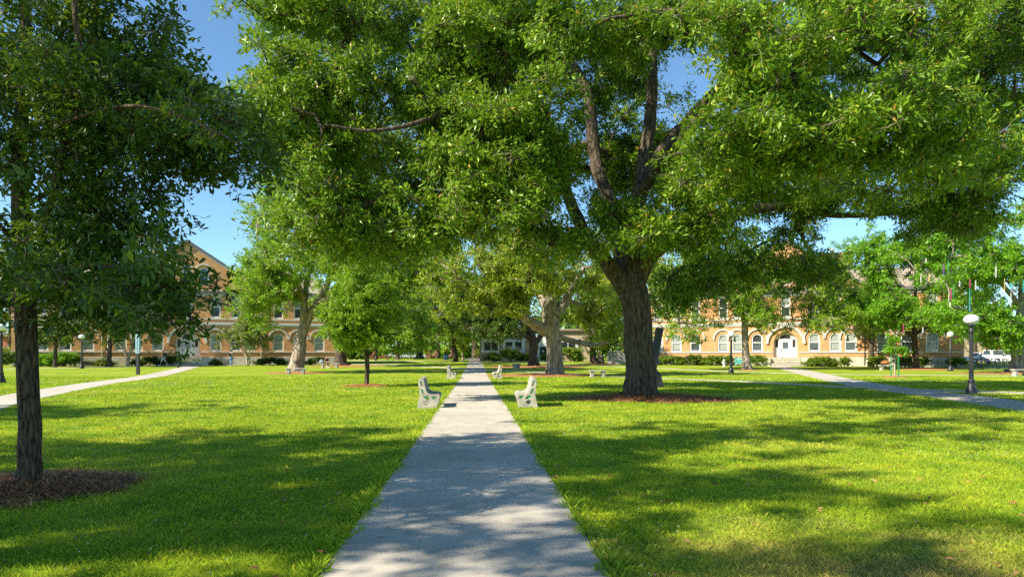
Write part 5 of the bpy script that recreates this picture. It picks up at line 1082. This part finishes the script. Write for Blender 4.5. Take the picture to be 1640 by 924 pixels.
def person(p, rz, label, h=1.74, pose='walk', shirt=None, pants=None, short=True, skin=SKIN, hair=HAIRD, pack=None, shoes=WHITE, hairlen=0, sw=1.0):
    root = empty('person', p, rz, label, 'person', None); f = h / 1.74; root.scale = (f, f, f)
    V = lambda *a: tuple(a)
    J = {}
    seat = pose == 'sit'
    hipz = .50 if seat else .90
    sh = 1.40 - .40 * seat if seat else 1.42
    J['pelvis'] = (V(0, 0, hipz), (.14, .10)); J['waist'] = (V(0, .02 if not seat else -.03, hipz + .17), (.125, .09)); J['chest'] = (V(0, .03 if not seat else -.10, hipz + .36), (.15, .10)); J['upper'] = (V(0, .02 if not seat else -.14, hipz + .49), (.12, .085))
    J['neck'] = (V(0, .01 if not seat else -.19, hipz + .59), .05); J['skull'] = (V(0, 0 if not seat else -.23, hipz + .70), (.078, .092)); J['crown'] = (V(0, .01 if not seat else -.23, hipz + .79), (.07, .085))
    J['nose'] = (V(0, (-.085 if not seat else -.325), hipz + .69), .014)
    E = [('pelvis', 'waist'), ('waist', 'chest'), ('chest', 'upper'), ('upper', 'neck'), ('neck', 'skull'), ('skull', 'crown'), ('skull', 'nose')]
    for s, k in ((1, 'r'), (-1, 'l')):
        st = s * .24 * sw if pose == 'walk' else 0
        if seat:
            kn, an, toe = (s*.11, -.44, .50), (s*.11, -.42, .08), (s*.11, -.56, .035); hp = (s*.09, -.03, .50)
            el, wr = (s*.24, -.15, .72), (s*.10, -.38, .62); sp_ = (s*.18, -.13, hipz + .46)
        else:
            hp = (s*.09, 0, .88); kn = (s*.095, -st*.75 - .03, .49 + .02*abs(st)); an = (s*.10, -st*1.35 + (.10 if st < 0 else 0), .09 + (.07 if st < 0 else 0)); toe = (s*.11, an[1] - .15, .035 + (.0 if st >= 0 else .02))
            sp_ = (s*.19, .02, sh - .03); el = (s*.25, .04 + st*.55, 1.12); wr = (s*.25, -.06 + st*.95, .90)
        J['hip'+k] = (hp, .085); J['knee'+k] = (kn, .058); J['calf'+k] = (tuple(np.array(kn)*.65 + np.array(an)*.35 + [0, .015, 0]), .056); J['ankle'+k] = (an, .038); J['toe'+k] = (toe, (.042, .028))
        J['sho'+k] = (sp_, .058); J['elb'+k] = (el, .042); J['wri'+k] = (wr, .028); dv = np.array(wr) - np.array(el); dv /= np.linalg.norm(dv)
        palm = np.array(wr) + dv * .07; J['palm'+k] = (tuple(palm), (.036, .018))
        E += [('pelvis', 'hip'+k), ('hip'+k, 'knee'+k), ('knee'+k, 'calf'+k), ('calf'+k, 'ankle'+k), ('ankle'+k, 'toe'+k), ('upper', 'sho'+k), ('sho'+k, 'elb'+k), ('elb'+k, 'wri'+k), ('wri'+k, 'palm'+k)]
        sd_ = np.cross(dv, [s, 0, 0]); sd_ /= np.linalg.norm(sd_) + 1e-6
        for i, (off, ln) in enumerate(((-.028, .07), (-.009, .085), (.010, .08), (.028, .062))):
            a = palm + dv * .03 + sd_ * off; b_ = a + dv * ln * .55 + np.array([-s*.008, 0, 0]); c = b_ + dv * ln * .45 + np.array([-s*.02, 0, 0])
            J[f'f{i}a{k}'] = (tuple(a), .010); J[f'f{i}b{k}'] = (tuple(b_), .009); J[f'f{i}c{k}'] = (tuple(c), .007); E += [('palm'+k, f'f{i}a{k}'), (f'f{i}a{k}', f'f{i}b{k}'), (f'f{i}b{k}', f'f{i}c{k}')]
        a = palm - dv * .02 - sd_ * .045; b_ = a + dv * .05 - sd_ * .015; J['t1'+k] = (tuple(a), .011); J['t2'+k] = (tuple(b_), .009); E += [('palm'+k, 't1'+k), ('t1'+k, 't2'+k)]
    body = link('body', skin_mesh('body', J, E, 1), skin, root)
    g = lambda n, d: (J[n][0], tuple(v + d for v in J[n][1]) if isinstance(J[n][1], tuple) else J[n][1] + d)
    SN = {'chest': g('chest', .02), 'waist': g('waist', .025), 'pelvis': (J['pelvis'][0], (.155, .115)), 'upper': g('upper', .02)}
    SE = [('pelvis', 'waist'), ('waist', 'chest'), ('chest', 'upper')]
    for k in 'rl':
        SN['sho'+k] = g('sho'+k, .018); m_ = tuple(np.array(J['sho'+k][0])*.25 + np.array(J['elb'+k][0])*.75); SN['slv'+k] = (m_, .066); SE += [('upper', 'sho'+k), ('sho'+k, 'slv'+k)]
    link('shirt', skin_mesh('shirt', SN, SE, 1), shirt, root)
    PN = {'pelvis': (J['pelvis'][0], (.165, .125))}; PE = []
    for k in 'rl':
        PN['hip'+k] = g('hip'+k, .022); PN['knee'+k] = (J['knee'+k][0], .085 if short else .075); PE += [('pelvis', 'hip'+k), ('hip'+k, 'knee'+k)]
        if not short: PN['calf'+k] = g('calf'+k, .015); PN['ankle'+k] = (tuple(np.array(J['ankle'+k][0]) + [0, 0, .03]), .055); PE += [('knee'+k, 'calf'+k), ('calf'+k, 'ankle'+k)]
    link('shorts' if short else 'trousers', skin_mesh('legwear', PN, PE, 1), pants, root)
    for k in 'rl':
        q = MB(); t_, a_ = np.array(J['toe'+k][0]), np.array(J['ankle'+k][0]); c = (t_ + a_) / 2; q.ball((c[0], c[1] + .0, t_[2] + .02), .13, 12, (.40, 1.1, .40)); q.build('shoe', shoes, root)
    c = np.array(J['crown'][0]); q = MB(); q.ball((c[0], c[1] + .02, c[2] - .01), .098, 14, (.88, 1.02, .88))
    if hairlen: q.ball((c[0], c[1] + .07, c[2] - .14), .10, 12, (.8, .55, 1.6))
    q.build('hair', hair, root)
    q = MB()
    sk = np.array(J['skull'][0])
    for s in (-1, 1): q.ball((s*.032, sk[1] - .078, sk[2] + .02), .011, 8)
    q.ball((0, sk[1] - .08, sk[2] - .045), .02, 8, (1, .4, .3)); q.build('face', CHARCOAL, root)
    if pack:
        u_ = np.array(J['chest'][0]); q = MB(); q.ball((0, u_[1] + .20, u_[2] + .02), .21, 14, (.72, .52, 1.1)); q.build('backpack', pack, root)
    return root
cloth = lambda n_, c: plain(n_, c, .85, .12, 8)
DKGREEN, NAVY, BLACKC, MAROON, TEALC, ORANGE, LILAC, DENIM, WHITEC, GREYC = [cloth('cloth_' + a, b_) for a, b_ in (('green', (.02, .07, .045)), ('navy', (.02, .03, .08)), ('black', (.018, .018, .02)), ('maroon', (.09, .02, .025)), ('mint', (.18, .36, .28)), ('orange', (.55, .16, .05)), ('lilac', (.30, .22, .36)), ('denim', (.12, .19, .35)), ('white', (.68, .68, .68)), ('grey', (.3, .3, .32)))]
person(G(262, 586), R_(-80), 'person in dark green shirt and white shorts walking before left hall', 1.75, 'walk', DKGREEN, WHITEC, True, SKIN, HAIRD, DKGREEN)
person(G(370, 586.5), R_(160), 'person with dark backpack and grey shirt standing near left hall steps', 1.75, 'walk', GREYC, DENIM, False, SKIN, HAIRD, BLACKC, WHITE, sw=.35)
person(G(522, 589.3), R_(35), 'person in maroon top sitting on backless bench under dark oak', 1.7, 'sit', MAROON, BLACKC, True, SKIN, HAIRD, None, hairlen=1)
b = G(522, 589.3)
person(G(761, 576.5), R_(170), 'person in orange top and blue shorts walking away on the path', 1.62, 'walk', ORANGE, NAVY, True, SKIN, HAIRR, None, shoes=RED_RING, hairlen=1)
person(G(765.5, 575), R_(180), 'person in mint green shirt walking on far end of path, middle of three', 1.76, 'walk', TEALC, NAVY, True, SKIN2, HAIRD)
person(G(770.8, 575), R_(185), 'person in lilac top and denim shorts at right of far walkers', 1.66, 'walk', LILAC, DENIM, True, SKIN, HAIRD, hairlen=1)
q = MB(); p = G(515, 588.8); q.ball((0, 0, .62), .2, 14, (1.2, .7, .75)); q.tube([(-.12, 0, .74), (-.06, 0, .86), (.06, 0, .86), (.12, 0, .74)], .018, 6); o = q.build('bag', cloth('cloth_greyblue', (.3, .34, .42))); o.location = [float(v) for v in p]; tag(o, 'grey bag set on the bench beside the seated person', 'bag')

# ------------------------------------------------------------------ bicycles, rack, vehicles
def make_bike(col, colname):
    o = empty('bicycle', (0, 0, 0)); fm = plain('bike_' + colname, col, .35, .05)
    for x in (-.52, .52):
        q = MB(); q.tube([(x + .325*math.cos(a), 0, .34 + .325*math.sin(a)) for a in np.linspace(0, 2*math.pi, 25)[:-1]], .02, 6, True); wl = q.build('wheel', RUBBER, o)
        q = MB(); q.tube([(x + .30*math.cos(a), 0, .34 + .30*math.sin(a)) for a in np.linspace(0, 2*math.pi, 25)[:-1]], .012, 5, True)
        for a in np.linspace(0, math.pi, 9)[:-1]: q.tube([(x + .3*math.cos(a), 0, .34 + .3*math.sin(a)), (x - .3*math.cos(a), 0, .34 - .3*math.sin(a))], .003, 3)
        q.build('rim', CHROME, wl)
    q = MB(); bb, se, hd, ra, fa = (-.06, 0, .30), (-.20, 0, .80), (.33, 0, .82), (-.52, 0, .34), (.52, 0, .34)
    for a, b_ in ((bb, se), (bb, (.35, 0, .70)), (se, hd), (bb, ra), ((-.19, 0, .76), ra), ((.33, 0, .86), fa)): q.tube([a, b_], .019, 8)
    q.build('frame', fm, o)
    q = MB(); q.tube([(.30, -.28, .98), (.36, -.2, .99), (.34, 0, .96), (.36, .2, .99), (.30, .28, .98)], .014, 8); q.tube([(.33, 0, .86), (.34, 0, .96)], .014, 8); q.build('handlebar', BLACK, o)
    q = MB(); q.ball((-.22, 0, .91), .13, 12, (1, .55, .3)); q.tube([(-.20, 0, .8), (-.22, 0, .9)], .014, 8); q.build('saddle', BLACK, o)
    q = MB(); q.tube([(-.06, -.1, .30), (-.06, .1, .30)], .012, 6); q.box(-.02, .1, -.16, -.06, .14, .17); q.box(-.2, -.08, .06, .16, .44, .47); q.lathe([(.09, .0), (.09, .01)], 12, 0, 0) if False else None; q.build('crankset', STEEL_DARK, o)
    return o
bikes = {}
for i, (px, c, lab) in enumerate([(1560, 'white', 'first bicycle right of the white globe lamp, pale frame'), (1566, 'black', 'dark bicycle right of the first pale bicycle'), (1572, 'white', 'pale bicycle left of the purple one'), (1583, 'purple', 'purple bicycle in the rack'), (1578, 'red', 'red bicycle directly left of the purple one'), (1590, 'white', 'pale bicycle directly right of the purple one'), (1596, 'black', 'black bicycle third right of the purple one'), (1602, 'silver', 'silver bicycle midway between purple bicycle and pale trunk'), (1608, 'black', 'black bicycle left of the pale mottled trunk, second in'), (1614, 'black', 'black bicycle nearest left of the pale mottled trunk'), (1638, 'black', 'black bicycle at the frame edge right of the mottled trunk')]):
    cc = {'white': (.7, .7, .7), 'black': (.03, .03, .035), 'purple': (.22, .08, .42), 'red': (.4, .04, .04), 'silver': (.45, .46, .48)}[c]
    if c in bikes: o = copy_tree(bikes[c])
    else: o = bikes[c] = make_bike(cc, c)
    p = GD(px, 68.6 + (i % 3) * .35); o.location = [float(v) for v in p]; o.rotation_euler = (R_(-5), 0, R_(25 + (i * 37) % 40)); tag(o, lab, 'bicycle', 'bicycles parked in the rack')
p = GD(1590, 69.1); o = empty('bicycle_rack', p, R_(-3), 'silver hoop bicycle rack holding the row of bicycles', 'rack')
for k in range(8):
    q = MB(); x = -2.2 + k * .68; q.tube([(x, -.3, 0), (x, -.3, .72), (x, -.2, .85), (x, .2, .85), (x, .3, .72), (x, .3, 0)], .025, 8); q.build('hoop', CHROME, o)
q = MB(); q.box(-2.4, 2.8, -.33, -.27, .0, .05); q.box(-2.4, 2.8, .27, .33, .0, .05); q.build('rail', CHROME, o)
def make_car(col, colname, van=False):
    o = empty('parked_van' if van else 'parked_car', (0, 0, 0)); pm = plain('car_' + colname, col, .25, .02, spec=.6)
    low = [(-2.25, .30), (-2.3, .55), (-2.22, .86), (-1.2, .96), (1.9, .98), (2.2, .9), (2.3, .55), (2.25, .30)]
    if van: low = [(-2.4, .32), (-2.45, .65), (-2.3, .98), (-1.5, 1.08), (2.35, 1.1), (2.42, .6), (2.4, .32)]
    q = MB(); arches = low[:1] + low[1:]; q.prism(low, -.86, .86); q.build('body', pm, o, .06)
    top = [(-1.15, .962), (-.45, 1.43), (.95, 1.45), (1.75, .982)] if not van else [(-1.45, 1.083), (-.75, 1.72), (2.1, 1.78), (2.34, 1.102)]
    q = MB(); q.prism(top, -.72, .72); cab = q.build('cabin', pm, o, .05)
    a, b_, c, d = [np.array(v) for v in top]
    for y in (-.735, .722):
        for t0, t1 in ((.06, .47), (.52, .94)):
            lo = lambda t: a + (d - a) * t + [0, .05]
            hi = lambda t: b_ + (c - b_) * t - [0, .06]
            q = MB(); q.prism([tuple(lo(.08 + .84*t0)), tuple(lo(.08 + .84*t1)), tuple(hi(t1)), tuple(hi(t0))], y, y + .012); q.build('window', GLASS, cab)
    for s in (-1, 1):
        e0, e1 = (a, b_) if s < 0 else (d, c)
        nn = np.array([-(e1 - e0)[1], (e1 - e0)[0]]); nn = nn / np.linalg.norm(nn) * (.008 if s < 0 else -.008)
        p0, p1 = e0 + (e1 - e0) * .12 + nn, e0 + (e1 - e0) * .88 + nn
        q = MB(); q.add([(p0[0], -.62, p0[1]), (p0[0], .62, p0[1]), (p1[0], .58, p1[1]), (p1[0], -.58, p1[1])], [(0, 1, 2, 3)]); q.add([(p0[0]-nn[0]*.5, -.62, p0[1]-nn[1]*.5), (p0[0]-nn[0]*.5, .62, p0[1]-nn[1]*.5), (p1[0]-nn[0]*.5, .58, p1[1]-nn[1]*.5), (p1[0]-nn[0]*.5, -.58, p1[1]-nn[1]*.5)], [(3, 2, 1, 0)]); q.build('windscreen', GLASS, cab)
    for x in (-1.42, 1.42):
        for y in (-.80, .80):
            q = MB(); q.tube([(x, y - .11, .33), (x, y + .11, .33)], .33, 20); wl = q.build('wheel', RUBBER, o); q = MB(); q.tube([(x, y - .125, .33), (x, y + .125, .33)], .19, 14); q.build('rim', CHROME, wl)
    for y in (-.6, .6):
        q = MB(); q.box(-2.31 - .1*van, -2.2, y - .14, y + .14, .6, .74); q.build('headlight', GLOBE, o); q = MB(); q.box(2.2, 2.32 + .1*van, y - .12, y + .12, .6, .78); q.build('tail_light', plain('tail_lens', (.35, .02, .02), .3), o)
    return o
p = GD(1608, 88); o = make_car((.78, .78, .78), 'white', True); o.location = [float(v) for v in p]; o.rotation_euler.z = R_(176); tag(o, 'white van parked behind the bicycles at right', 'van')
p = GD(1571, 90); o = make_car((.7, .7, .71), 'silver'); o.location = [float(v) for v in p]; o.rotation_euler.z = R_(-4); tag(o, 'pale car parked left of the white van behind the globe lamp', 'car')
fc_ = make_car((.4, .41, .43), 'grey'); c0 = True
for px, rz, lab in ((632, 3, 'grey car on the far street left of far lawn oak trunk'), (652, 178, 'grey car on the far street right of far lawn oak trunk'), (667, 2, 'grey car on the far street left of red ring sculpture')):
    o = fc_ if c0 else copy_tree(fc_); c0 = False
    p = GD(px, 158); o.location = [float(v) for v in p]; o.rotation_euler.z = R_(rz); tag(o, lab, 'car', 'cars on the far street')

# ------------------------------------------------------------------ grass, clover, fallen leaves
rs = np.random.RandomState(5)
def scatter(nm, d0, d1, dens, lat=1.25):
    """points on the lawn between depths d0 and d1, density dens(d) per square metre"""
    dd = np.linspace(d0, d1, 400); wdt = 2 * (820 / FPX * dd * lat + .6); f = dens(dd) * wdt; cdf = np.concatenate([[0], np.cumsum((f[1:] + f[:-1]) / 2 * np.diff(dd))])
    n_ = int(cdf[-1]); d = np.interp(rs.rand(n_) * cdf[-1], cdf, dd); u = (rs.rand(n_) - .5) * 2 * (820 / FPX * d * lat + .6)
    x = CAM[0] + math.cos(YAW) * u + math.sin(YAW) * d; y = -math.sin(YAW) * u + math.cos(YAW) * d
    mg = .02 + .075 * np.clip(np.sin(y * 2.3) + .7 * np.sin(y * 5.9 + 1) + .6 * np.sin(y * 13.1 + x), 0, 1) * (nm == 'grass')
    ok = ~on_path(x, y, mg)
    for (bx, by, rx, ry) in BEDS: ok &= ((x - bx) / rx) ** 2 + ((y - by) / ry) ** 2 > .80
    return x[ok], y[ok], d[ok]
x, y, d = scatter('grass', 2.6, 46, lambda q: 3600 * np.minimum(1, (4.6 / q) ** 1.45))
cl_ = np.sin(x * 2.1 + np.sin(y * 1.3) * 2) * np.sin(y * 2.7 + np.sin(x * 1.7) * 2)
edge = np.exp(-np.abs(np.abs(x) - PATH_W/2 - .05) / .12)
h = (0.022 + .008 * cl_ + .028 * rs.rand(len(x)) ** 2 + .022 * edge + .06 * edge * (rs.rand(len(x)) ** 2) * (np.sin(y * 3.1) + np.sin(y * 7.3 + 1) > .5)) * np.minimum(1.35, .9 + d / 60)
w_ = .00175 * np.maximum(1, d / 5.0) * rs.uniform(.7, 1.4, len(x))
a = rs.rand(len(x)) * 6.283; ln_ = rs.rand(len(x)) * .9; la = rs.rand(len(x)) * 6.283
dx, dy = np.cos(a) * w_, np.sin(a) * w_; z = gz(x, y)
bx, by = np.cos(la) * ln_ * h, np.sin(la) * ln_ * h
V = np.stack([np.stack([x - dx, y - dy, z - .004], -1), np.stack([x + dx, y + dy, z - .004], -1), np.stack([x + bx*.45 + dx*.7, y + by*.45 + dy*.7, z + h*.62], -1), np.stack([x + bx*1.25, y + by*1.25, z + h], -1)], 1).reshape(-1, 3)
k_ = np.arange(len(x))[:, None] * 4
go = link('grass', np_mesh('grass', V, k_ + np.array([[0, 1, 2, 3]])), GRASS); tag(go, 'short mown grass blades covering the lawn', 'grass', kind='stuff')
# white clover heads in loose drifts
x, y, d = scatter('clover', 3.2, 40, lambda q: 22 * np.minimum(1, (9 / q) ** .9))
pt = np.sin(x * .8 + 1) + np.sin(y * .55 + x * .3) + .8 * np.sin(x * 1.9 - y * 1.2) + rs.randn(len(x)) * .5; ok = pt > .75
x, y, d = x[ok], y[ok], d[ok]; r = .0065 * np.maximum(1, d / 14) * rs.uniform(.7, 1.3, len(x)); z = gz(x, y) + rs.uniform(.03, .055, len(x))
off = np.array([[1,0,0],[0,1,0],[-1,0,0],[0,-1,0],[0,0,.9],[0,0,-.7]]); c = np.stack([x, y, z], -1)
V = (c[:, None] + off[None] * r[:, None, None]).reshape(-1, 3); b_ = np.arange(len(x))[:, None, None] * 6
F = (b_ + np.array([[0,1,4],[1,2,4],[2,3,4],[3,0,4],[1,0,5],[2,1,5],[3,2,5],[0,3,5]])[None]).reshape(-1, 3)
tag(link('clover_flowers', np_mesh('clover_flowers', V, F), plain('clover_white', (.55, .56, .42), .8, .15)), 'white clover heads dotted over the lawn', 'clover', kind='stuff')
# fallen brown leaves on grass and path
x, y, d = scatter('leaves', 3.0, 26, lambda q: 11 * np.minimum(1, (7 / q) ** 1.0)); n_ = len(x)
y = np.append(y, rs.uniform(3.0, 18, 120)); x = np.append(x, rs.uniform(-.89, .89, 120) ); n2 = len(x)
z = gz(x, y) + np.where(np.arange(n2) < n_, .04, .027); a = rs.rand(n2) * 6.283
po = np.stack([x, y, z], -1); dv = np.stack([np.cos(a), np.sin(a), rs.randn(n2) * .12], -1); nr = np.stack([rs.randn(n2) * .35, rs.randn(n2) * .35, np.ones(n2)], -1)
L_ = np.where(np.arange(n2) < n_, .06, .028) * rs.uniform(.5, 1.25, n2)
FALL = leafmat('fallen_leaf', [(0, (.07, .035, .018)), (.5, (.26, .11, .05)), (1, (.42, .24, .12))], .1, (.4, .2, .08), .7, .2)
tag(link('fallen_leaves', leaf_blades('fallen_leaves', po, dv, nr, L_, L_ * .42, True), FALL), 'dry brown leaves scattered over grass and path', 'leaves', kind='stuff')
for me in list(bpy.data.meshes):
    if me.users == 0: bpy.data.meshes.remove(me)
